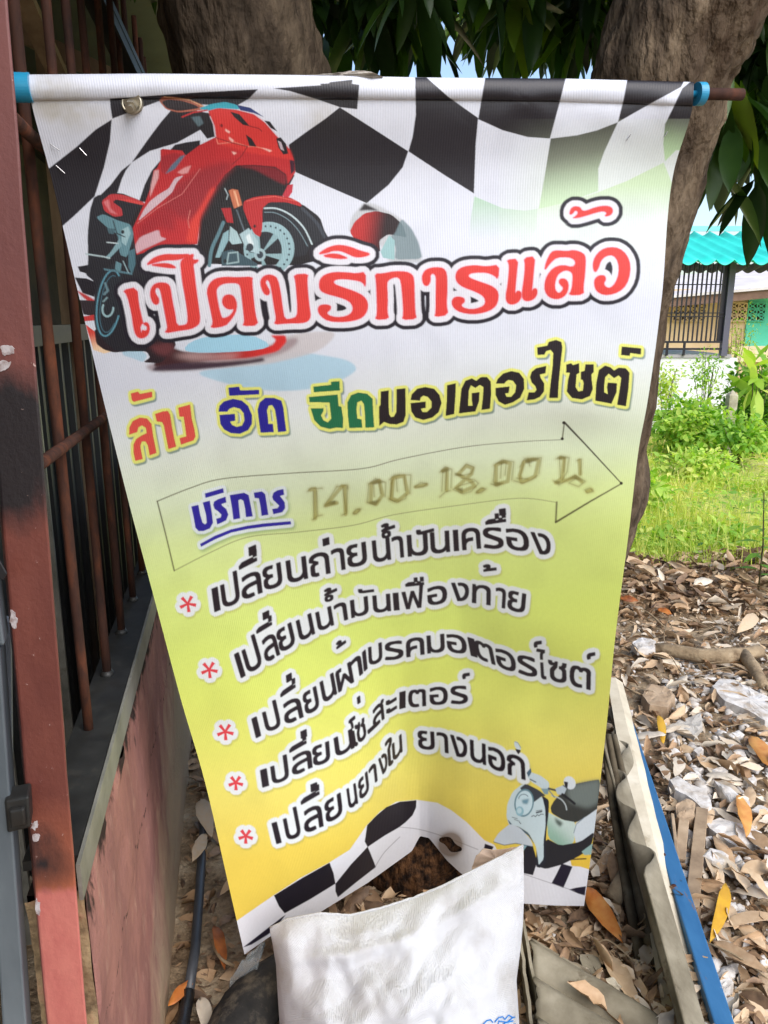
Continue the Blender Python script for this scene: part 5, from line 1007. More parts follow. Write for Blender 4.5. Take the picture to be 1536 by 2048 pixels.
mb.hexa([at(1180, 628, 16.2), at(1720, 580, 16.2), at(1720, 580, 16.2)+Vector((0, .1, 0)), at(1180, 628, 16.2)+Vector((0, .1, 0)), at(1180, 610, 16.2), at(1720, 563, 16.2), at(1720, 563, 16.2)+Vector((0, .1, 0)), at(1180, 610, 16.2)+Vector((0, .1, 0))]).build('fascia', brown, house)
mb = MB(); a, c = at(1180, 610, 16.15), at(1720, 563, 16.15); mb.hexa([a, c, c+Vector((0, 5, .5)), a+Vector((0, 5, .5)), a+Vector((0, 0, .05)), c+Vector((0, 0, .05)), c+Vector((0, 5, .55)), a+Vector((0, 5, .55))]).build('roof', noise_mat('pale_roof', [(.3, srgb(190, 180, 176)), (.7, srgb(220, 214, 212))], 2, rough=.7), house)
porch = tag(empty('porch', at(1395, 860, 11)), 'white walled porch with black iron bars under a scalloped teal roof', 'porch')
slab(MB(), 760, 716, 1465, 900, 11, 3).build('white_wall', whitew, porch)
slab(MB(), 760, 709, 1463, 715.5, 10.98, 3).build('floor_slab', noise_mat('grey_cement', [(.3, srgb(150, 146, 148)), (.7, srgb(180, 176, 176))], 3), porch)
def wavy(px0, px1, pitch, amp, yb, Yb, yt, Yt, name, mat, parent, scal=True):
    mb = MB(); n_ = int((px1-px0)/pitch*10); rows = 6
    for j in range(rows+1):
        s = j/rows; Y = Yb+(Yt-Yb)*s
        for i in range(n_+1):
            x = px0+(px1-px0)*i/n_; ph = i/10*math.pi; d = abs(math.sin(ph)) if scal else .5+.5*math.sin(2*ph)
            p = at(x, yb+(yt-yb)*s, Y); p.x = at(x, yb, Yb).x; mb.v.append((p.x, Y, p.z-amp*d))
    q = np.arange((rows+1)*(n_+1)).reshape(rows+1, n_+1); mb.f = [tuple(f) for f in np.stack([q[:-1, :-1], q[:-1, 1:], q[1:, 1:], q[1:, :-1]], -1).reshape(-1, 4)]
    o = mb.build(name, mat, parent, True); s = o.modifiers.new('thickness', 'SOLIDIFY'); s.thickness = .01; return o
wavy(737, 1722, 36.5, .07, 518, 10.5, 462, 12.6, 'roof_sheet', tealroof, porch)
slab(MB(), 737, 452, 1722, 462, 12.65, .05).build('ridge_cap', noise_mat('pale_teal_cap', [(.3, srgb(130, 220, 210)), (.7, srgb(160, 232, 222))], 2), porch)
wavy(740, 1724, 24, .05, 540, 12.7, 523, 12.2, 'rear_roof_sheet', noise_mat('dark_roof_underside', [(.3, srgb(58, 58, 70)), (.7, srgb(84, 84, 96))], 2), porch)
mb = MB(); slab(mb, 1452, 524, 1464, 712, 10.93, .09); mb.build('corner_post', flat_mat('grey_post_paint', srgb(92, 90, 104), .5, .4), porch)
slab(MB(), 1443, 526, 1451, 684, 10.97, .05).build('inner_post', black, porch)
for i in range(-40, 13): slab(MB(), 1326+i*9.2, 526, 1328.6+i*9.2, 684, 10.96, .02).build('bar', black, porch)
for y0, y1 in ((568, 570), (625, 627), (632, 634), (682, 686), (696, 700)): slab(MB(), 940, y0, 1452, y1, 10.945, .03).build('cross_rail', black, porch)
for x in (1000, 1150, 1333, 1367): slab(MB(), x, 684, x+4, 711, 10.95, .03).build('foot', black, porch)
# ------------------------------------------------------------ grass and weeds
grassm = tint_mat('grass_blades', [(0, srgb(120, 146, 56)), (.35, srgb(176, 192, 84)), (.65, srgb(212, 214, 118)), (1, srgb(232, 218, 160))], .6, .25, .5, .05, 3)
def in_view(n_, y0, y1, a0=.26, a1=.60, pw=1.0):
    y = y0+(y1-y0)*rng.random(n_)**pw; return np.stack([y*rng.uniform(a0, a1, n_), y], 1)
def blades(n_, y0, y1, h0, h1, w, pw=1.0, bare=True, a0=.26, a1=.60):
    P = in_view(n_, y0, y1, a0, a1, pw=pw)
    if bare:
        px = np.hypot((P[:, 0]-3.9)/1.0, (P[:, 1]-8.0)/.9); P = P[(px > 1) | (rng.random(len(P)) < .1)]
    gap = np.sin(P[:, 0]*2.3+1.2*np.sin(P[:, 1]*1.1))*np.sin(P[:, 1]*1.7+.8*np.sin(P[:, 0]*2.9)); P = P[rng.random(len(P)) < np.clip(.75+1.2*gap, .06, 1)] if bare else P
    m_ = len(P); h = rng.uniform(h0, h1, m_)*(.6+.6*rng.random(m_)); a = rng.uniform(0, 6.3, m_); ln = rng.uniform(.1, .6, m_)
    d = np.stack([np.cos(a), np.sin(a)], 1); O = np.concatenate([P, ground_z(P[:, 0], P[:, 1])[:, None]], 1); s = np.stack([-d[:, 1], d[:, 0]], 1)*(w*rng.uniform(.6, 1.4, m_))[:, None]
    V = np.zeros((m_, 6, 3))
    for i, (t, ws) in enumerate(((0, 1), (.55, .8), (1, .08))):
        c = O.copy(); c[:, :2] += d*(ln*h*t*t)[:, None]; c[:, 2] += h*t*(1-.25*ln*t)
        V[:, 2*i] = c; V[:, 2*i+1] = c; V[:, 2*i, :2] -= s*ws; V[:, 2*i+1, :2] += s*ws
    f = np.array([[0, 1, 3, 2], [2, 3, 5, 4]]); Fq = (f[None]+(np.arange(m_)*6)[:, None, None]).reshape(-1, 4)
    tn = np.clip(.6+.22*np.sin(P[:, 0]*1.9+1)*np.cos(P[:, 1]*1.3)+rng.normal(0, .2, m_), 0, 1)
    return V.reshape(-1, 3), Fq, np.repeat(tn, 6)
V, Fq, Tn = merge([blades(20000, 4.35, 7.5, .03, .15, .003), blades(19000, 6.5, 12.5, .05, .22, .005), blades(14000, 4.6, 12.5, .05, .2, .006, a0=-.1, a1=.26), blades(14000, 4.6, 12.5, .05, .2, .006, a0=.6, a1=1.05), blades(1500, 4.3, 6, .12, .3, .003, bare=False)])
g = np_mesh('grass', V, Fq, grassm, None, True, {'tint': Tn}); tag(g, 'sunlit rough grass covering the lot behind the leaf bank', 'grass', kind='stuff')
def leaf_cloud(C, n_, rad, L, seed, tint=(.3, .8), flat=1.0, wid=(.4, .6)):
    r_ = np.random.default_rng(seed); u = r_.normal(0, 1, (n_, 3)); u /= np.linalg.norm(u, axis=1, keepdims=True); rr = r_.random(n_)**.45
    lump = 1+.28*np.sin(u[:, 0]*5+seed)*np.cos(u[:, 2]*6+seed)+.18*np.sin(u[:, 1]*9+u[:, 2]*7)
    O = np.array(C)+u*(rr*lump)[:, None]*np.array(rad); O[:, 2] = np.maximum(O[:, 2], .03)
    D = u*.6+r_.normal(0, .6, (n_, 3)); D[:, 2] += -.1; UPv = u*.6+np.array([0, 0, 1.0])+r_.normal(0, .3, (n_, 3)); Ls = r_.uniform(L[0], L[1], n_)
    return leaf_batch(O, D, UPv, Ls, Ls*r_.uniform(wid[0], wid[1], n_), r_.uniform(0, .4, n_), r_.uniform(0, .4, n_), np.clip(r_.uniform(*tint, n_)+.12*np.sin(O[:, 0]*9)*np.sin(O[:, 2]*11), 0, 1), nl=3)
weedm = tint_mat('weed_leaf', [(0, srgb(56, 96, 38)), (.4, srgb(120, 166, 62)), (.75, srgb(178, 204, 92)), (1, srgb(218, 218, 128))], .5, .3, .45, .05, 6)
def plant(name, label, cat, C, n_, rad, L, seed, tint=(.3, .8), stems=8, group=None, wid=(.4, .6), mat=None):
    e = tag(empty(name, (C[0], C[1], 0)), label, cat, group)
    v, f, t = leaf_cloud(C, n_, rad, L, seed, tint, wid=wid); np_mesh('foliage', v, f, mat or weedm, e, True, {'tint': t})
    mb = MB(); r_ = random.Random(seed)
    for k in range(stems):
        tip = Vector(C)+Vector((r_.uniform(-.7, .7)*rad[0], r_.uniform(-.7, .7)*rad[1], r_.uniform(0, .8)*rad[2])); b_ = Vector((C[0]+r_.uniform(-.2, .2)*rad[0], C[1]+r_.uniform(-.2, .2)*rad[1], 0))
        mb.tube([b_, (b_+tip)/2+Vector((r_.uniform(-.03, .03), 0, .05)), tip], [.008, .005, .003], 5)
    mb.build('stems', twigm, e, True); return e
def on(px, py, Y): p = at(px, py, Y); return (p.x, p.y, p.z)
plant('leafy_bush', 'broad light green bush in front of the white porch wall', 'bush', on(1378, 850, 8.6), 2600, (.46, .4, .30), (.05, .10), 21, (.35, .9))
plant('leafy_bush', 'dense dark green bush to the right beside the small concrete post', 'bush', on(1520, 800, 9.4), 2600, (.46, .45, .46), (.05, .10), 22, (.05, .5))
plant('leafy_bush', 'small low bush spreading at the foot of the concrete post', 'bush', on(1480, 868, 8.2), 1100, (.42, .35, .2), (.05, .09), 23, (.3, .8))
plant('wispy_weed', 'tall wispy pale weed rising against the white porch wall', 'weed', on(1412, 745, 10.2), 500, (.26, .2, .34), (.03, .06), 24, (.35, .75), 10)
plant('wispy_weed', 'thin yellow-green weed standing before the cream wall', 'weed', on(1475, 690, 11.5), 420, (.32, .2, .5), (.03, .06), 25, (.6, 1), 10)
plant('wispy_weed', 'short yellowish weed beside the tree limb at the porch foot', 'weed', on(1330, 765, 9.6), 420, (.18, .18, .26), (.04, .07), 26, (.6, 1), 6)
plant('broadleaf_weed', 'bright green broad leaved weed just right of the banner edge', 'weed', on(1290, 985, 6.4), 420, (.2, .2, .16), (.06, .11), 27, (.45, .8), 5)
plant('broadleaf_weed', 'green weed clump in the grass below the light bush', 'weed', on(1395, 925, 7.4), 700, (.4, .3, .14), (.05, .09), 28, (.5, 1), 5)
plant('broadleaf_weed', 'low dry weed clump at the edge of the leaf bank', 'weed', on(1335, 1085, 5.2), 500, (.3, .2, .07), (.04, .08), 29, (.5, 1), 5)
plant('broadleaf_weed', 'sparse low weed beside the young sapling', 'weed', on(1440, 1075, 5.3), 420, (.3, .2, .08), (.05, .09), 30, (.4, .9), 5)
Pg = in_view(3600, 4.4, 9.5); Og = np.concatenate([Pg, rng.uniform(.02, .14, (len(Pg), 1))], 1); Dg = rng.normal(0, 1, (len(Pg), 3)); Dg[:, 2] = rng.uniform(-.2, .5, len(Pg)); Lg = rng.uniform(.03, .09, len(Pg))
v, f, t = leaf_batch(Og, Dg, np.array([0, 0, 1.0])+rng.normal(0, .3, (len(Pg), 3)), Lg, Lg*rng.uniform(.3, .6, len(Pg)), rng.uniform(0, .4, len(Pg)), rng.uniform(0, .4, len(Pg)), np.clip(rng.normal(.65, .22, len(Pg)), 0, 1), nl=3)
g = np_mesh('ground_weeds', v, f, weedm, None, True, {'tint': t}); tag(g, 'small broad leaved ground weeds mixed into the grass', 'weeds', kind='stuff')
plant('big_leaf_plant', 'plant with large pale green leaves at the right edge before the house', 'plant', on(1520, 752, 8.9), 26, (.16, .12, .25), (.28, .5), 31, (.6, .9), 5, wid=(.22, .3))
# young sapling close by on the right
sap = tag(empty('young_sapling', gr(1516, 1190, .05)), 'thin young sapling with paired narrow leaves at the right edge of the leaf bank', 'sapling')
b0 = gr(1516, 1190, .05); tip = at(1528, 985, b0.y); MB().tube([b0, (b0+tip)/2+Vector((.012, 0, 0)), tip], [.006, .005, .003], 6).build('stem', twigm, sap, True)
O, D = [], []
for k in range(16):
    t = .2+.8*k/15; a = k*2.5; O.append(np.array(b0.lerp(tip, t))); D.append([math.cos(a), math.sin(a), .15])
v, f, t = leaf_batch(np.array(O), np.array(D), np.tile([0, 0, 1.0], (16, 1)), np.full(16, .15), np.full(16, .04), np.full(16, .15), np.full(16, .35), np.linspace(.2, .7, 16)); np_mesh('foliage', v, f, weedm, sap, True, {'tint': t})
conc = noise_mat('old_concrete', [(.3, srgb(140, 132, 112)), (.6, srgb(176, 168, 146)), (.8, srgb(196, 190, 172))], 12, rough=.95, bump=.5, dist=.004)
c = at(1461, 822, 8.7); top = at(1461, 790, 8.7); mb = MB(); w = .055
mb.v = [(c.x-w, 8.7-w, .0), (c.x+w, 8.7-w, .0), (c.x+w, 8.7+w, .0), (c.x-w, 8.7+w, .0)]+[(c.x+sx_*w*.92, 8.7+sy_*w*.92, top.z) for sx_, sy_ in ((-1, -1), (1, -1), (1, 1), (-1, 1))]+[(c.x, 8.7, top.z+.06)]
mb.f = [(0, 1, 5, 4), (1, 2, 6, 5), (2, 3, 7, 6), (3, 0, 4, 7), (4, 5, 8), (5, 6, 8), (6, 7, 8), (7, 4, 8)]
tag(bevel(mb.build('boundary_post', conc), .008), 'short grey concrete boundary post with a pointed top among the bushes', 'post')

# wood beyond the houses, one far mass
r_ = np.random.default_rng(77); tl = []
for k in range(34): tl.append(leaf_cloud((-24+k*1.9+r_.uniform(-.6, .6), 30+r_.uniform(-3, 3), r_.uniform(.9, 1.3)), 260, (1.7, 1.4, r_.uniform(1.0, 1.45)), (.25, .5), 100+k, (.0, .5)))
V, Fq, Tn = merge(tl); g = np_mesh('far_trees', V, Fq, weedm, None, True, {'tint': Tn}); tag(g, 'far low line of trees beyond the cream house', 'trees', kind='stuff')
# ------------------------------------------------------------ things lying under and beside the banner
def patch(rows, name, mat, parent=None, smooth=True):
    q = np.arange(len(rows)*len(rows[0])).reshape(len(rows), -1)
    return obj(name, [tuple(p) for r in rows for p in r], np.stack([q[:-1, :-1], q[1:, :-1], q[1:, 1:], q[:-1, 1:]], -1).reshape(-1, 4).tolist(), mat, parent, smooth)
# woven sack
sackm, n, l, b = new_mat('white_woven_plastic', .5, .4)
tc = n.new('ShaderNodeTexCoord'); ob = tc.outputs['Object']
l.new(mmix(n, l, mrange(n, l, mnoise(n, l, ob, 6), .5, .72), srgb(198, 198, 200), srgb(174, 170, 166)), b.inputs['Base Color'])
sp = n.new('ShaderNodeSeparateXYZ'); l.new(ob, sp.inputs[0])
def wv(sock, f): return mmath(n, l, 'SINE', mmath(n, l, 'MULTIPLY', sock, f), None)
weave = mmath(n, l, 'MULTIPLY', wv(sp.outputs['X'], 2*math.pi*330), wv(sp.outputs['Z'], 2*math.pi*330))
h = mmath(n, l, 'MULTIPLY_ADD', weave, .7, mmath(n, l, 'MULTIPLY', mmath(n, l, 'ADD', mnoise(n, l, ob, 120, 6, .65, (1, 1, .5)), mmath(n, l, 'ABSOLUTE', mmath(n, l, 'SUBTRACT', mnoise(n, l, ob, 17, 5, .6, (1, 1, .6)), .5), None)), 3.2))
bp = n.new('ShaderNodeBump'); bp.inputs['Strength'].default_value = .7; bp.inputs['Distance'].default_value = .0014; l.new(h, bp.inputs['Height']); l.new(bp.outputs[0], b.inputs['Normal'])
topx = [540, 575, 640, 700, 760, 830, 880, 960, 1020, 1047]; topy = [1858, 1840, 1828, 1832, 1818, 1796, 1776, 1736, 1706, 1692]
lx, ly = [540, 552, 556, 560, 568, 575], [1858, 1930, 2000, 2060, 2150, 2300]; rx_, ry_ = [1047, 1048, 1046, 1041, 1033, 1038, 1050], [1692, 1790, 1850, 1900, 1960, 2040, 2300]
NS, NR = 90, 90
def sack_pt(u, s, side):
    x = topx[0]+(topx[-1]-topx[0])*u; y0 = np.interp(x, topx, topy); y = y0+(2310-y0)*s
    xl, xr = np.interp(y, ly, lx), np.interp(y, ry_, rx_); px = xl+(xr-xl)*u
    if s < .04: px = px*(s/.04)+x*(1-s/.04)
    Yb = 1.375+.095*u*(1-s)-.20*s
    bul = math.sin(math.pi*min(max(u, .0), 1))**.6*(.012+.11*min(1, (s/.45))**.8)
    p3 = Vector((u*3.1, s*3.4, 1.7))
    w = .020*noise.noise(p3*1.7)+.014*abs(noise.noise(Vector((u*5+s*6, s*3-u*2, 5))))+.006*abs(noise.noise(Vector((u*12-s*5, s*5, 6))))+.0025*abs(noise.noise(Vector((u*24+s*7, s*12-u*5, 2))))+.006*noise.noise(Vector((u*9-s*2, s*4, 3)))+.0028*noise.noise(Vector((u*24, s*18, 8)))+.009*math.exp(-((s-.10-.16*(1-u)*.6)/.03)**2)*(1 if u > .15 else u/.15)
    # soft pleats running down from the tied corners
    w += .004*math.sin(u*34+s*5+2*noise.noise(p3))*math.exp(-((s-.4)/.35)**2)
    Y = Yb-(bul+w*min(1, s*12)*math.sin(math.pi*u)**.35) if side == 0 else Yb+.012+bul*.9
    return at(px, y, Y)
sack = tag(empty('woven_sack', at(800, 2310, 1.2)), 'filled white woven plastic sack leaning against the foot of the banner', 'sack')
ss_ = [i/NR for i in range(NR+1)]
patch([[sack_pt(u/NS, s**1.15, 0) for u in range(NS+1)] for s in ss_], 'front', sackm, sack)
patch([[sack_pt(u/NS, s**1.15, 1) for u in range(NS+1)][::-1] for s in ss_], 'back', sackm, sack)
hem = MB().tube([sack_pt(u/60, .0, 0)+Vector((0, .002, .0015*noise.noise(Vector((u*.9, 0, 0))))) for u in range(61)], .0028, 6, .4, 2, freq=60).build('frayed_hem', sackm, sack, True)
inkb = flat_mat('blue_sack_print', srgb(30, 116, 190), .5, .3)
def on_sack(px, py):
    best = None
    for s in np.linspace(.15, .8, 60):
        for u in np.linspace(.5, 1, 60):
            p = sack_pt(u, s, 0); v = p-Vector((0, 0, EYE)); z = v.y*CP-v.z*SP; qx, qy = 768+F*v.x/z, 1024-F*(v.z*CP+v.y*SP)/z
            d = (qx-px)**2+(qy-py)**2
            if best is None or d < best[0]: best = (d, p)
    return best[1]+Vector((0, -.0035, .001))
for st in ('966,2046 972,2040 980,2039 984,2044', '990,2044 996,2036 1004,2033 1010,2036 1016,2030 1024,2030 1030,2034', '992,2052 1000,2042 1012,2040 1026,2036', '1004,2052 1012,2046 1028,2042', '1018,2054 1030,2048', '968,2056 980,2050'):
    MB().tube([on_sack(*p) for p in pp(st)], .0012, 5).build('blue_mark', inkb, sack)
# torn cardboard behind the sack
card = noise_mat('beige_cardboard', [(.3, srgb(176, 150, 128)), (.7, srgb(206, 184, 164))], 20, rough=.95, bump=.4, dist=.002, dirt=(srgb(150, 92, 60), 18, .62, .72))
def plate(name, pts, Ys, th, mat, label=None, cat=None, sub=5, rough=.004, parent=None, group=None, axis_=None):
    """irregular flat piece: outline in photo positions, distance(s) Ys, thickness th away from the viewer"""
    Ys = Ys if hasattr(Ys, '__len__') else [Ys]*len(pts); P = []
    for i in range(len(pts)):
        a, c = at(*pts[i], Ys[i]), at(*pts[(i+1) % len(pts)], Ys[(i+1) % len(pts)])
        for k in range(sub):
            p = a.lerp(c, k/sub); P.append(p+Vector((noise.noise(p*60), noise.noise(p*60+Vector((5, 5, 5))), 0))*rough)
    d = Vector(axis_ or (0, .9, -.4)).normalized()*th; m_ = len(P); c0 = sum(P, Vector())/m_; mb = MB()
    mb.v = [tuple(p) for p in P]+[tuple(p+d) for p in P]+[tuple(c0+d*-.15), tuple(c0+d)]
    mid = [tuple(P[i].lerp(c0, .5)-d*.1*noise.noise(P[i]*40)) for i in range(m_)]; mb.v += mid; o0 = 2*m_+2
    for i in range(m_):
        j = (i+1) % m_; mb.f += [(i, j, o0+j, o0+i), (o0+i, o0+j, 2*m_), (j, i, m_+i, m_+j), (m_+j, m_+i, 2*m_+1)]
    o = mb.build(name, mat, parent)
    if label: tag(o, label, cat, group)
    return o
plate('torn_cardboard', pp('942,1752 952,1712 968,1698 1000,1700 1034,1694 1046,1716 1000,1760'), 1.50, .004, card, 'torn piece of beige cardboard poking up behind the white sack', 'cardboard')
# old tyre lying behind the sack
rub = noise_mat('dusty_black_rubber', [(.3, srgb(34, 34, 34)), (.7, srgb(56, 54, 52))], 10, rough=.9, spec=.2, bump=.8, dist=.004, dirt=(srgb(98, 90, 78), 18, .5, .72))
tc_ = gr(625, 2075, .09); ty = tag(empty('scooter_tyre', tc_), 'worn dusty black scooter tyre lying behind the white sack', 'tyre')
mb = MB(); NM, Nm = 64, 24; Rm = .165
for i in range(NM):
    a = 2*math.pi*i/NM
    for k in range(Nm):
        t = 2*math.pi*k/Nm; r = .064*(1+.05*math.cos(4*t))*(1+.03*math.sin(8*t)*(math.cos(t) > -.2)); rr = Rm+r*math.cos(t)+(.0025*(i % 2) if math.cos(t) > .55 else 0); mb.v.append((tc_.x+rr*math.cos(a), tc_.y+rr*math.sin(a), tc_.z+r*.72*math.sin(t)+.02*math.sin(a+1)))
for i in range(NM):
    for k in range(Nm): mb.f.append((i*Nm+k, ((i+1) % NM)*Nm+k, ((i+1) % NM)*Nm+(k+1) % Nm, i*Nm+(k+1) % Nm))
mb.build('tread', rub, ty, True)
mb = MB(); mb.tube([tc_+Vector((.105*math.cos(a), .105*math.sin(a), .02*math.sin(a+1))) for a in np.linspace(0, 2*math.pi, 41)], .012, 10, cap=False); mb.build('bead', rub, ty, True)
# scrap of clear plastic, black hose
film, n, l, b = new_mat('cloudy_plastic_film', .25, .6); b.inputs['Base Color'].default_value = (*srgb(150, 156, 156), 1); b.inputs['Alpha'].default_value = .45
fp = pp('470,1990 452,1965 462,1930 482,1900 510,1888 530,1885 520,1905 500,1935 482,1975')
rows = []
for i in range(14):
    t = i/13; a = np.array([462, 1985])*(1-t)+np.array([528, 1886])*t; w = 16*math.sin(math.pi*(t*.8+.15)); rows.append([at(a[0]+(k-3)/3*w*.9, a[1]+(k-3)/3*w*.6, 1.44)+Vector((0, -.012*noise.noise(Vector((i*.6, k*.8, 0))), .012*noise.noise(Vector((i*.7, k*.9, 4))))) for k in range(7)])
o = patch(rows, 'plastic_film', film); s = o.modifiers.new('thickness', 'SOLIDIFY'); s.thickness = .0008; tag(o, 'crumpled scrap of cloudy clear plastic under the banner corner', 'plastic')
hosem = noise_mat('dark_grey_hose', [(.3, srgb(44, 46, 50)), (.7, srgb(78, 82, 88))], 14, rough=.42, spec=.5, bump=.15, dist=.001, stretch=(1, .3, 1), dirt=(srgb(120, 110, 96), 26, .62, .72))
hp = [gr(408, 1640, .03), gr(404, 1700, .03), gr(398, 1800, .028), gr(390, 1900, .026), gr(377, 1985, .026), gr(364, 2060, .026), gr(350, 2160, .026)]
hose = tag(empty('water_hose', hp[2]), 'dark grey water pipe lying in the soil between the wall and the banner', 'pipe')
MB().tube(hp[:5], .0128, 14, .04, 2).build('pipe', hosem, hose, True); MB().tube(hp[4:], .0148, 14, .04, 3).build('pipe_sleeve', noise_mat('black_tape', [(.3, srgb(22, 22, 24)), (.7, srgb(40, 40, 42))], 20, rough=.4, spec=.5), hose, True)
# corrugated cement sheets, board and blue bar on the right
cem = noise_mat('fibre_cement', [(.3, srgb(98, 90, 74)), (.55, srgb(132, 124, 106)), (.75, srgb(156, 148, 130))], 9, rough=.92, bump=.35, bscale=90, dist=.002, dirt=(srgb(84, 74, 58), 16, .58, .74))
def TZ(s): return [(950+x/2.62, 1350+y/2.62) for x, y in pp(s)]
def fluted(name, edge, Y0, Y1, vec, n_, th, mat, label, cat, dz=0.0, chip=.0):
    E = smooth_path(edge, 5); m_ = len(E); E3 = [at(p[0], p[1], Y0+(Y1-Y0)*i/(m_-1)) for i, p in enumerate(E)]
    rows = [[p+vec*(k/n_)+(Vector((noise.noise(p*50), noise.noise(p*50+Vector((3, 0, 0))), 0))*chip if k == 0 else Vector()) for p in E3] for k in range(n_+1)]
    o = patch(rows, name, mat); s = o.modifiers.new('thickness', 'SOLIDIFY'); s.thickness = th; s.offset = 0; return tag(o, label, cat)
vec = at(1345, 2048, 1.40)-at(1210, 1530, 2.02)
fluted('corrugated_sheet', TZ('655,300 672,340 683,400 705,468 745,490 780,510 789,535 765,560 742,590 742,630 765,665 810,690 842,712 835,745 812,780 802,820 815,860 855,885 915,905 941,940 925,975 895,1005 888,1045'), 2.24, 1.58, vec*1.15, 24, .006, cem, 'nearer grey corrugated cement sheet standing with its wavy edge towards the blue bar', 'sheet', chip=.002)
fluted('corrugated_sheet', TZ('690,40 715,70 738,110 735,132 710,170 710,200 755,225 768,242 745,265 725,290 722,322 750,340 795,355 802,375 775,402 763,440 775,492'), 2.75, 2.25, vec*.8, 16, .006, cem, 'farther corrugated cement sheet showing only its wavy end beside the banner', 'sheet', chip=.002)
shade_ = noise_mat('shaded_grimy_cement', [(.3, srgb(72, 62, 48)), (.55, srgb(100, 90, 72)), (.75, srgb(128, 118, 98))], 9, rough=.95, bump=.4, bscale=70, dist=.003, dirt=(srgb(58, 48, 36), 12, .54, .7))  # dirt plus the shade of the side facing the banner, both in the colour
Lf = smooth_path([(1204, 1470, 2.24), (1220, 1600, 1.99), (1244, 1760, 1.77), (1272, 1920, 1.57), (1304, 2070, 1.42), (1330, 2180, 1.33)], 5); Rt = smooth_path([(1230, 1470, 2.24), (1262, 1600, 1.99), (1304, 1760, 1.76), (1348, 1920, 1.56), (1390, 2070, 1.41), (1425, 2180, 1.32)], 5)
rows = []
for a, c in zip(Lf, Rt):
    A, C_ = at(a[0], a[1], a[2]+.03), at(c[0], c[1], c[2]+.02); rows.append([A.lerp(C_, k/20)+Vector((-.25, -.8, .5))*.014*math.sin(k/20*math.pi*4.6+.6) for k in range(21)])
o = patch(rows, 'corrugated_sheet', shade_); s = o.modifiers.new('thickness', 'SOLIDIFY'); s.thickness = .006; s.offset = 1; tag(o, 'grimy corrugated cement sheet with shade in its colour, facing the banner, its flutes running towards the viewer', 'sheet')
pale = noise_mat('pale_cement_board', [(.3, srgb(176, 164, 140)), (.6, srgb(206, 196, 174)), (.8, srgb(222, 214, 196))], 7, rough=.9, bump=.3, bscale=70, dist=.002, dirt=(srgb(140, 124, 98), 10, .6, .78))
P = [at(1214, 1355, 2.78), at(1231, 1355, 2.78), at(1412, 2110, 1.34), at(1340, 2110, 1.34)]; dn = Vector((.03, 0, -.022))
mb = MB(); N = 20
for i in range(N+1):
    t = i/N; a, c = P[0].lerp(P[3], t), P[1].lerp(P[2], t); j = Vector((.003*noise.noise(a*14), 0, .002*noise.noise(a*11))); mb.v += [tuple(a), tuple(c+j), tuple(c+j+dn), tuple(a+dn)]
for i in range(N):
    for k in range(4): mb.f.append((i*4+k, i*4+4+k, i*4+4+(k+1) % 4, i*4+(k+1) % 4))
mb.f += [(0, 1, 2, 3), (N*4+3, N*4+2, N*4+1, N*4)]
tag(mb.build('pale_board', pale), 'long pale cement board lying between the corrugated sheets and the blue bar', 'board')
bpaint = noise_mat('blue_bar_paint', [(.3, srgb(40, 92, 136)), (.7, srgb(62, 116, 160))], 9, rough=.5, spec=.4, bump=.35, bscale=80, dist=.002, stretch=(1, .35, 1), dirt=(srgb(120, 96, 76), 34, .62, .7))
a, c = at(1226, 1365, 2.95), at(1458, 2090, 1.345)
bar = tag(empty('blue_bar', c), 'long blue painted steel bar with rusty chipped spots lying beside the pale board', 'bar')
bevel(MB().beam(c, a, .046, .03).build('bar', bpaint, bar), .004)
for k in range(9):
    t = .28+.075*k; p = c.lerp(a, t)+Vector((-.017, 0, .0145)); mb = MB(); mb.tube([p, p+Vector((0, 0, .0018))], [.006+.003*rnd.random(), .004], 9, .5, k, freq=90); mb.build('rust_spot', rust, bar)
# broken corrugated pieces at the foot of the picture
def TQ(s): return [(1016+x/4.8, 1780+y/4.8) for x, y in pp(s)]
v2 = at(1290, 2046, 1.42)-at(1092, 1932, 1.545)
P0, P1 = gr(1062, 1872, .07), gr(1078, 2100, .07); v2 = gr(1300, 2010, .03)-P0; rows = []
for k in range(21):
    row = []
    for i in range(61):
        t = i/60; p = P0.lerp(P1, t)+v2*(k/20)
        if k in (0, 20): p += v2.normalized()*(.012*noise.noise(Vector((t*9, k, 0)))+.006*noise.noise(Vector((t*30, k, 3))))
        row.append(p+Vector((0, 0, .036*abs(math.sin(t*math.pi*2.9-.2))-.012+.003*noise.noise(p*12))))
    rows.append(row)
o = patch(rows, 'broken_sheet', cem); sd_ = o.modifiers.new('thickness', 'SOLIDIFY'); sd_.thickness = .007; sd_.offset = 0; tag(o, 'broken grey corrugated cement piece lying flutes up beside the sack', 'sheet')
plate('cement_shard', TQ('690,640 760,630 850,660 885,720 905,890 930,960 800,880 720,760'), [1.56, 1.57, 1.56, 1.54, 1.50, 1.47, 1.48, 1.53], .006, cem, 'thin grey cement shard standing in the litter behind the broken corrugated piece', 'shard', axis_=(.3, .9, 0))
plate('cement_shard', TQ('940,860 1010,850 1090,950 1095,1030 1000,980'), 1.46, .006, pale, 'small pale cement shard between the broken sheet and the dead leaf', 'shard', axis_=(.3, .9, -.2))
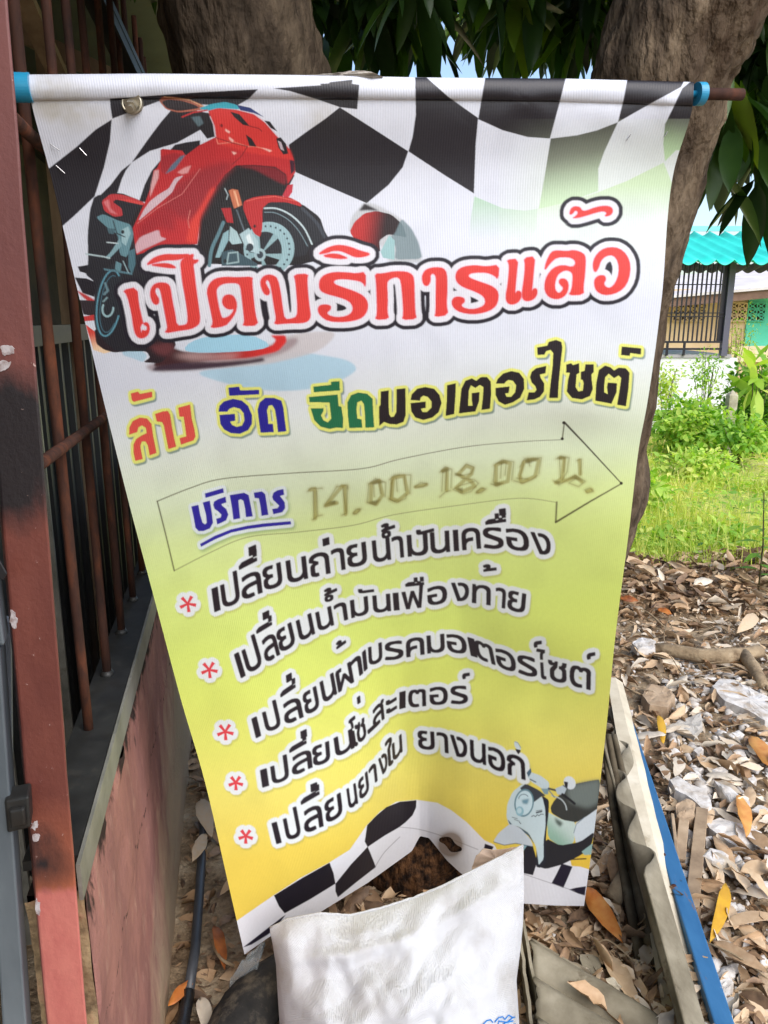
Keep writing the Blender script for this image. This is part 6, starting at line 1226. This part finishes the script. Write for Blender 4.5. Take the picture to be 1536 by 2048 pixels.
for (x0, y0, Y0), (x1, y1, Y1), lab in (((1046, 1838, 1.60), (1090, 2080, 1.33), 'thin grey cement strip on edge beside the sack, the farther of two'), ((1041, 1880, 1.55), (1068, 2080, 1.31), 'thin grey cement strip on edge touching the sack, the nearer of two')):
    a, c = at(x0, y0, Y0), at(x1, y1, Y1); mb = MB(); N = 14
    for i in range(N+1):
        p = a.lerp(c, i/N)+Vector((.003*noise.noise(Vector((i*.5, x0, 0))), 0, .008*noise.noise(Vector((i*.45, 0, x0))))); mb.v += [tuple(p+Vector((-.0035, 0, 0))), tuple(p+Vector((.0035, 0, 0))), tuple(p+Vector((.012, .01, -.16))), tuple(p+Vector((.005, .01, -.16)))]
    for i in range(N):
        for k in range(4): mb.f.append((i*4+k, i*4+4+k, i*4+4+(k+1) % 4, i*4+(k+1) % 4))
    mb.f += [(0, 1, 2, 3), (N*4+3, N*4+2, N*4+1, N*4)]; tag(mb.build('cement_strip', cem), lab, 'strip')
# ------------------------------------------------------------ leaf litter
dry = tint_mat('dry_leaf', [(0, srgb(88, 70, 56)), (.16, srgb(134, 108, 84)), (.36, srgb(178, 146, 112)), (.58, srgb(206, 180, 146)), (.8, srgb(200, 188, 170)), (1, srgb(230, 216, 194))], .55, .3, .08, .16, 60)
def lit(P, L, seed, tint=(.1, 1), lift=.03, tilt=.45):
    r_ = np.random.default_rng(seed); n_ = len(P); a = r_.uniform(0, 6.3, n_); D = np.stack([np.cos(a), np.sin(a), r_.normal(.06, .22, n_)], 1)
    UPv = np.stack([r_.normal(0, tilt, n_), r_.normal(0, tilt, n_), np.ones(n_)], 1); Ls = r_.uniform(L[0], L[1], n_)
    O = np.stack([P[:, 0], P[:, 1], ground_z(P[:, 0], P[:, 1])+r_.uniform(.003, lift, n_)], 1)-D*(Ls*.5)[:, None]*np.array([1, 1, .3])
    O[:, 2] = np.maximum(O[:, 2], ground_z(O[:, 0], O[:, 1])+.002)
    return leaf_batch(O, D, UPv, Ls, Ls*r_.uniform(.22, .38, n_), r_.uniform(-.6, 1.7, n_), r_.uniform(-.25, .55, n_), np.clip(r_.uniform(*tint, n_), 0, 1), crumple=.09)
def spread(n_, x0, x1, y0, y1, cond=None):
    P = np.stack([rng.uniform(x0, x1, n_), rng.uniform(y0, y1, n_)], 1); return P[cond(P)] if cond else P
side = lambda P: (P[:, 0] > .40+.02*P[:, 1]) & (P[:, 0] < .62*P[:, 1]+.25)
parts = [lit(spread(4200, .35, 3.2, 1.2, 4.9, side), (.05, .11), 41, lift=.045, tilt=.7), lit(spread(5200, .35, 3.2, 1.2, 4.9, side), (.03, .07), 42, (.0, .7), .02), lit(spread(2600, .7, 3.4, 3.85, 4.75, side), (.06, .13), 43, (.0, .75), .09, .9),
         lit(spread(900, -.2, .95, 1.2, 2.6), (.05, .12), 44, (0, .8), .02), lit(spread(2200, .2, 1.0, 1.2, 2.4), (.015, .045), 45, (.0, .8), .012), lit(spread(420, -1.0, .1, 1.25, 3.2, lambda P: P[:, 0] > -.222-.1947*P[:, 1]+.02), (.05, .12), 46, (0, .5), .025), lit(spread(1600, -1.0, .1, 1.2, 3.2, lambda P: P[:, 0] > -.222-.1947*P[:, 1]+.01), (.015, .05), 47, (0, .35), .015)]
V, Fq, Tn = merge(parts); g = np_mesh('leaf_litter', V, Fq, dry, None, True, {'tint': Tn}); tag(g, 'thick litter of brown dead mango leaves covering the ground', 'leaf litter', kind='stuff')
# rubble: one mesh of crumbs, plus separate larger lumps
plaster = noise_mat('white_plaster_rubble', [(.3, srgb(168, 156, 142)), (.5, srgb(204, 198, 190)), (.75, srgb(228, 225, 222))], 20, rough=.95, bump=.5, dist=.003, dirt=(srgb(168, 146, 118), 14, .55, .75))
ICO_V = None
def ico():
    import bmesh
    bm = bmesh.new(); bmesh.ops.create_icosphere(bm, subdivisions=2, radius=1); v = np.array([p.co[:] for p in bm.verts]); f = np.array([[q.index for q in t.verts] for t in bm.faces]); bm.free(); return v, f
IV, IF = ico()
def stones(P, r0, r1, seed):
    r_ = np.random.default_rng(seed); n_ = len(P); S = (r0+(r1-r0)*r_.random(n_)**3)[:, None, None]*(1+.22*r_.uniform(-1, 1, (n_, len(IV), 1))+.35*np.sin(IV[None, :, :1]*r_.uniform(-4, 4, (n_, 1, 1))+IV[None, :, 1:2]*r_.uniform(-4, 4, (n_, 1, 1))+r_.uniform(0, 6, (n_, 1, 1))))*r_.uniform(.55, 1.2, (n_, 1, 3))
    V = IV[None]*S; V[:, :, 0] += P[:, None, 0]; V[:, :, 1] += P[:, None, 1]; V[:, :, 2] = V[:, :, 2]*.7+(ground_z(P[:, 0], P[:, 1])+.012)[:, None]
    return V.reshape(-1, 3), (IF[None]+(np.arange(n_)*len(IV))[:, None, None]).reshape(-1, 3)
mid = lambda P: side(P) & (P[:, 0] > .25+.32*P[:, 1]) & (P[:, 1] < 3.4)
V, Fq = stones(spread(4200, .5, 2.6, 1.25, 3.4, mid), .004, .026, 51); V2, F2 = stones(spread(1500, .2, 2.4, 1.2, 4.0, side), .003, .012, 52)
g = np_mesh('rubble', np.concatenate([V, V2]), np.concatenate([Fq, F2+len(V)]), plaster, None, False); tag(g, 'white plaster crumbs and pebbles scattered among the dead leaves', 'rubble', kind='stuff')
def gplate(name, pts, h, th, mat, label, cat, rough=.006, group=None):
    """broken flat lump on the ground: outline at height h, thickness th downwards"""
    P = []
    for i in range(len(pts)):
        a, c = gr(*pts[i], h), gr(*pts[(i+1) % len(pts)], h); k_ = max(2, int((c-a).length/.02))
        for k in range(k_): p = a.lerp(c, k/k_); P.append(p+Vector((noise.noise(p*45), noise.noise(p*45+Vector((7, 0, 0))), .6*noise.noise(p*30)))*rough)
    m_ = len(P); c0 = sum(P, Vector())/m_; rings = [[p.lerp(c0, -.06)-Vector((0, 0, th)) for p in P], P]+[[p.lerp(c0, f)+Vector((0, 0, rough*(.3+1.2*noise.noise(p.lerp(c0, f)*34)))) for p in P] for f in (.18, .4, .65)]
    mb = MB(); mb.v = [tuple(p) for r in rings for p in r]+[tuple(c0+Vector((0, 0, rough*.4)))]
    for r in range(len(rings)-1):
        for i in range(m_): j = (i+1) % m_; mb.f.append((r*m_+i, r*m_+j, (r+1)*m_+j, (r+1)*m_+i))
    last = (len(rings)-1)*m_
    for i in range(m_): mb.f.append((last+i, last+(i+1) % m_, len(rings)*m_))
    o = mb.build(name, mat); return tag(o, label, cat, group)
stone = noise_mat('buff_rubble', [(.3, srgb(150, 126, 100)), (.7, srgb(190, 166, 138))], 20, rough=.95, bump=.5, dist=.003)
gplate('plaster_slab', pp('1424,1372 1440,1358 1470,1360 1500,1376 1560,1404 1580,1450 1530,1440 1490,1418 1450,1402'), .05, .05, plaster, 'large white flaked plaster slab at the right edge below the forked log', 'slab')
gplate('plaster_slab', pp('1340,1560 1356,1552 1380,1568 1414,1580 1424,1610 1404,1618 1396,1606 1372,1590 1350,1578'), .05, .04, plaster, 'bright white wedge of broken plaster beside the weathered plank', 'slab')
gplate('plaster_slab', pp('1414,1646 1440,1636 1490,1650 1524,1664 1510,1686 1470,1690 1432,1668'), .03, .04, plaster, 'dirty flat plaster slab right of the weathered plank', 'slab')
gplate('plaster_slab', pp('1428,1560 1450,1570 1500,1604 1496,1620 1460,1604'), .045, .03, plaster, 'narrow white plaster stick above the dirty slab', 'slab')
gplate('tile_piece', pp('1263,1286 1284,1274 1312,1282 1310,1297 1276,1298'), .07, .03, plaster, 'clean white tile piece at the end of the forked log', 'tile')
gplate('cement_flake', pp('1344,1450 1362,1438 1402,1426 1404,1452 1388,1470 1368,1462'), .03, .02, noise_mat('grey_flake', [(.3, srgb(164, 158, 148)), (.7, srgb(190, 184, 174))], 30, bump=.3), 'flat grey cement flake next to the yellow leaf', 'flake')
gplate('buff_stone', pp('1284,1390 1300,1368 1330,1372 1350,1390 1334,1414 1300,1410'), .05, .05, stone, 'flat buff stone with ragged edges below the tile piece', 'stone')
gplate('buff_stone', pp('1350,1610 1372,1596 1392,1606 1388,1632 1366,1646 1352,1632'), .05, .05, stone, 'rough buff lump of earth beside the blue bar', 'stone')
gplate('plaster_slab', pp('1516,1950 1540,1936 1580,1950 1580,1990 1540,1996'), .03, .04, stone, 'pale lump of broken concrete at the lower right edge', 'lump')
k = 0
for (px, py, w) in ((1434, 1712, 34), (1476, 1508, 18), (1500, 1560, 15), (1416, 1676, 12), (1524, 1770, 26), (1288, 1472, 14), (1262, 1462, 12), (1330, 1450, 10), (1398, 1500, 16), (1470, 1470, 14), (1350, 1480, 12), (1520, 1500, 15), (1448, 1966, 22), (1410, 1900, 10), (1494, 1880, 14), (1330, 1376, 9), (1320, 1418, 10), (1500, 1330, 10), (1440, 1540, 20), (1388, 1548, 12), (1520, 1620, 20), (1392, 1690, 9), (1260, 1420, 10), (1540, 1700, 24)):
    r = w*.7; pts = [(px+r*(1+.35*math.sin(k*7+i*2.3))*math.cos(i*1.047), py+r*.62*(1+.3*math.cos(k*5+i*1.7))*math.sin(i*1.047)) for i in range(6)]
    gplate('plaster_lump', pts, .02+w*.0007, .03, plaster, 'small white lump of broken plaster among the dead leaves', 'plaster', .004, 'white plaster lumps on the leaf litter'); k += 1
# log, planks, sticks
logm = noise_mat('dead_wood', [(.3, srgb(116, 98, 76)), (.55, srgb(158, 138, 110)), (.78, srgb(184, 166, 138))], 18, rough=.95, bump=.8, dist=.006, dirt=(srgb(84, 66, 48), 10, .56, .7))
lg = tag(empty('forked_log', gr(1480, 1320, 0)), 'forked dead branch lying across the litter behind the white slab', 'log')
MB().tube([gr(1304, 1296, .05), gr(1350, 1302, .05), gr(1400, 1312, .05), gr(1450, 1314, .055), gr(1490, 1308, .06), gr(1520, 1302, .06)], [.022, .03, .032, .034, .036, .03], 16, .3, 4, freq=22).build('branch', logm, lg, True)
MB().tube([gr(1486, 1310, .06), gr(1506, 1334, .05), gr(1520, 1360, .04), gr(1530, 1378, .03)], [.034, .03, .026, .024], 14, .3, 8, freq=22).build('fork', logm, lg, True)
for (a, c, w, t, lab) in (((1404, 1618), (1384, 1815), .036, .012, 'weathered grey brown plank lying towards the viewer on the rubble'), ((1368, 1640), (1360, 1720), .030, .012, 'short brown plank piece beside the buff lump'), ((1344, 1634), (1356, 1742), .010, .03, 'thin dark strip of wood standing beside the blue bar')):
    bevel(tag(MB().beam(gr(*a, .045), gr(*c, .03), w, t).build('old_plank', wood), lab, 'plank'), .002)
st_ = MB().tube([gr(1252, 1752, .05), gr(1226, 1800, .03)], [.026, .024], 14, .25, 5, freq=30).build('wood_stub', logm, None, True); tag(st_, 'thick cut wood stub beside the orange leaf at the banner corner', 'stub')
for i, s in enumerate(('1236,1211 1290,1222 1326,1252', '1228,1288 1330,1316 1360,1322', '1300,1180 1360,1226 1430,1262', '1416,1192 1424,1236 1454,1262', '1228,1362 1262,1380 1288,1392', '1380,1330 1460,1318 1536,1276', '1340,1230 1330,1290 1404,1400', '1310,1276 1400,1262 1440,1250', '1370,1350 1440,1336 1500,1330', '1420,1460 1470,1450 1536,1440', '1260,1800 1290,1830 1276,1850', '1180,1900 1215,1880 1270,1925', '425,1880 440,1915 468,1932', '1400,1880 1470,1910 1540,1960')):
    P = [gr(x, y, .05 if j == 1 else .03) for j, (x, y) in enumerate(pp(s))]; o = MB().tube([Vector(q) for q in smooth_path(P, 5)], [.0045]*11 if i in (0, 4, 12) else [.0022]*11, 6, .3, i, freq=30).build('dry_stick', logm, None, True)
    tag(o, 'thin dry twig lying on the dead leaves', 'twig', 'dry twigs on the leaf litter')
wp_ = MB().tube([gr(1262, 1108, .04), gr(1320, 1160, .10)], .03, 14); tag(wp_.build('white_pipe', flat_mat('white_pvc', (.78, .78, .76), .4), None, True), 'white plastic pipe end sticking out of the grass by the leaf bank', 'pipe')
# leaves big enough to tell apart
def one_leaf(p, yaw, L, w, curl, droop, tilt, lab, tint=None, mat=None, group=None, pitch=.05):
    D = np.array([[math.cos(yaw), math.sin(yaw), pitch]]); v, f, t = leaf_batch(np.array([p])-D*L*.5*np.array([1, 1, .3]), D, np.array([[tilt[0], tilt[1], 1.0]]), np.array([L]), np.array([w]), np.array([curl]), np.array([droop]), np.array([tint or .6]), nl=10, crumple=.035)
    mn = v[:, 2].min(); v[:, 2] += max(0, .004-mn); o = np_mesh('fallen_leaf', v, f, mat or dry, None, True, {'tint': t}); m = o.modifiers.new('thickness', 'SOLIDIFY'); m.thickness = .0006; return tag(o, lab, 'leaf', group)
yel = tint_mat('yellow_leaf', [(0, srgb(160, 110, 40)), (.6, srgb(206, 160, 44)), (1, srgb(186, 166, 76))], .5, .3, .15, .5, 24); org = tint_mat('orange_leaf', [(0, srgb(120, 66, 36)), (.5, srgb(190, 112, 50)), (1, srgb(214, 160, 88))], .5, .35, .1, .55, 26)
def tov(px, py, h=.02): p = gr(px, py, h); return [p.x, p.y, p.z]
def yaw_of(a, c): a, c = gr(*a, .02), gr(*c, .02); return math.atan2(c.y-a.y, c.x-a.x), (c-a).length
for a, c, w, mat, lab, tn, curl, h, ti in (((1318, 1430), (1330, 1480), .034, yel, 'bright yellow fallen leaf lying beside the grey flake', .6, .3, .05, (.1, -.7)), ((1452, 1766), (1436, 1872), .036, yel, 'yellow and brown twisted fallen leaf in the lower right litter', .5, .6, .05, (.3, -.6)), ((1168, 1772), (1236, 1868), .05, org, 'large orange fallen leaf against the banner corner', .6, .2, .06, (-.2, -.6)),
    ((1206, 1905), (1282, 2020), .05, dry, 'long curled tan leaf beside the broken corrugated piece', .5, .5, .04, (.2, -.4)), ((338, 2010), (392, 1952), .026, org, 'small orange leaf lying over the grey pipe', .4, .3, .04, (0, -.5)), ((428, 1850), (452, 1925), .03, org, 'upright brown leaf between the grey pipe and the banner', .3, .6, .05, (.5, -.5)), ((400, 1600), (420, 1660), .05, dry, 'broad tan leaf standing at the wall foot above the pipe', .7, .5, .07, (.3, -.9)), ((386, 1720), (416, 1660), .035, dry, 'curled tan leaf lying over the top of the pipe', .6, .6, .06, (.4, -.6)),
    ((1390, 1168), (1428, 1156), .06, dry, 'wide pale tan leaf on top of the leaf bank', .95, .2, .16, (0, -.5)), ((1478, 1262), (1526, 1222), .06, dry, 'pair forming tan leaf curled at the right end of the bank', .6, .6, .12, (.2, -.7)), ((1500, 1470), (1560, 1540), .07, org, 'large tan orange leaf at the right edge below the slab', .8, .2, .05, (0, -.4)), ((1316, 1218), (1342, 1226), .04, org, 'orange leaf halfway along the thin stick under the bank', .5, .2, .08, (0, -.7)), ((1240, 1196), (1276, 1200), .04, org, 'rust orange leaf on the bank right beside the banner', .2, .2, .12, (0, -.7)), ((1478, 1590), (1500, 1660), .045, org, 'narrow orange leaf lying on the dirty slab', .9, .3, .06, (.2, -.3)), ((400, 1995), (420, 2070), .034, dry, 'pale curled leaf lying right of the taped pipe end', .8, .6, .04, (.4, -.5))):
    y, L = yaw_of(a, c); one_leaf(tov((a[0]+c[0])/2, (a[1]+c[1])/2, h), y, L*1.02, w, curl, .15, ti, lab, tn, mat)
r_ = random.Random(99)
for k in range(46):
    px, py = r_.uniform(1250, 1530), 1330+700*r_.random()**1.3
    if px < 1225+(py-1370)*.36+25: continue
    one_leaf(tov(px, py, .035), r_.uniform(0, 6.3), r_.uniform(.11, .16), r_.uniform(.035, .05), r_.uniform(.1, .8), r_.uniform(0, .3), (r_.uniform(-.4, .4), r_.uniform(-.5, .3)), 'brown dead mango leaf lying uppermost on the litter right of the blue bar', r_.uniform(.3, .95), None, 'dead mango leaves right of the blue bar', r_.uniform(-.05, .2))

plate('frayed_hem', pp('590,153 622,149 650,146 684,145 700,141 726,142 748,147 764,152 700,157 640,156'), rod_y(670)+.004, .006, noise_mat('frayed_grey_vinyl', [(.3, srgb(120, 112, 102)), (.7, srgb(184, 178, 170))], 60, bump=.5, dist=.003), None, None, 6, .006, banner)
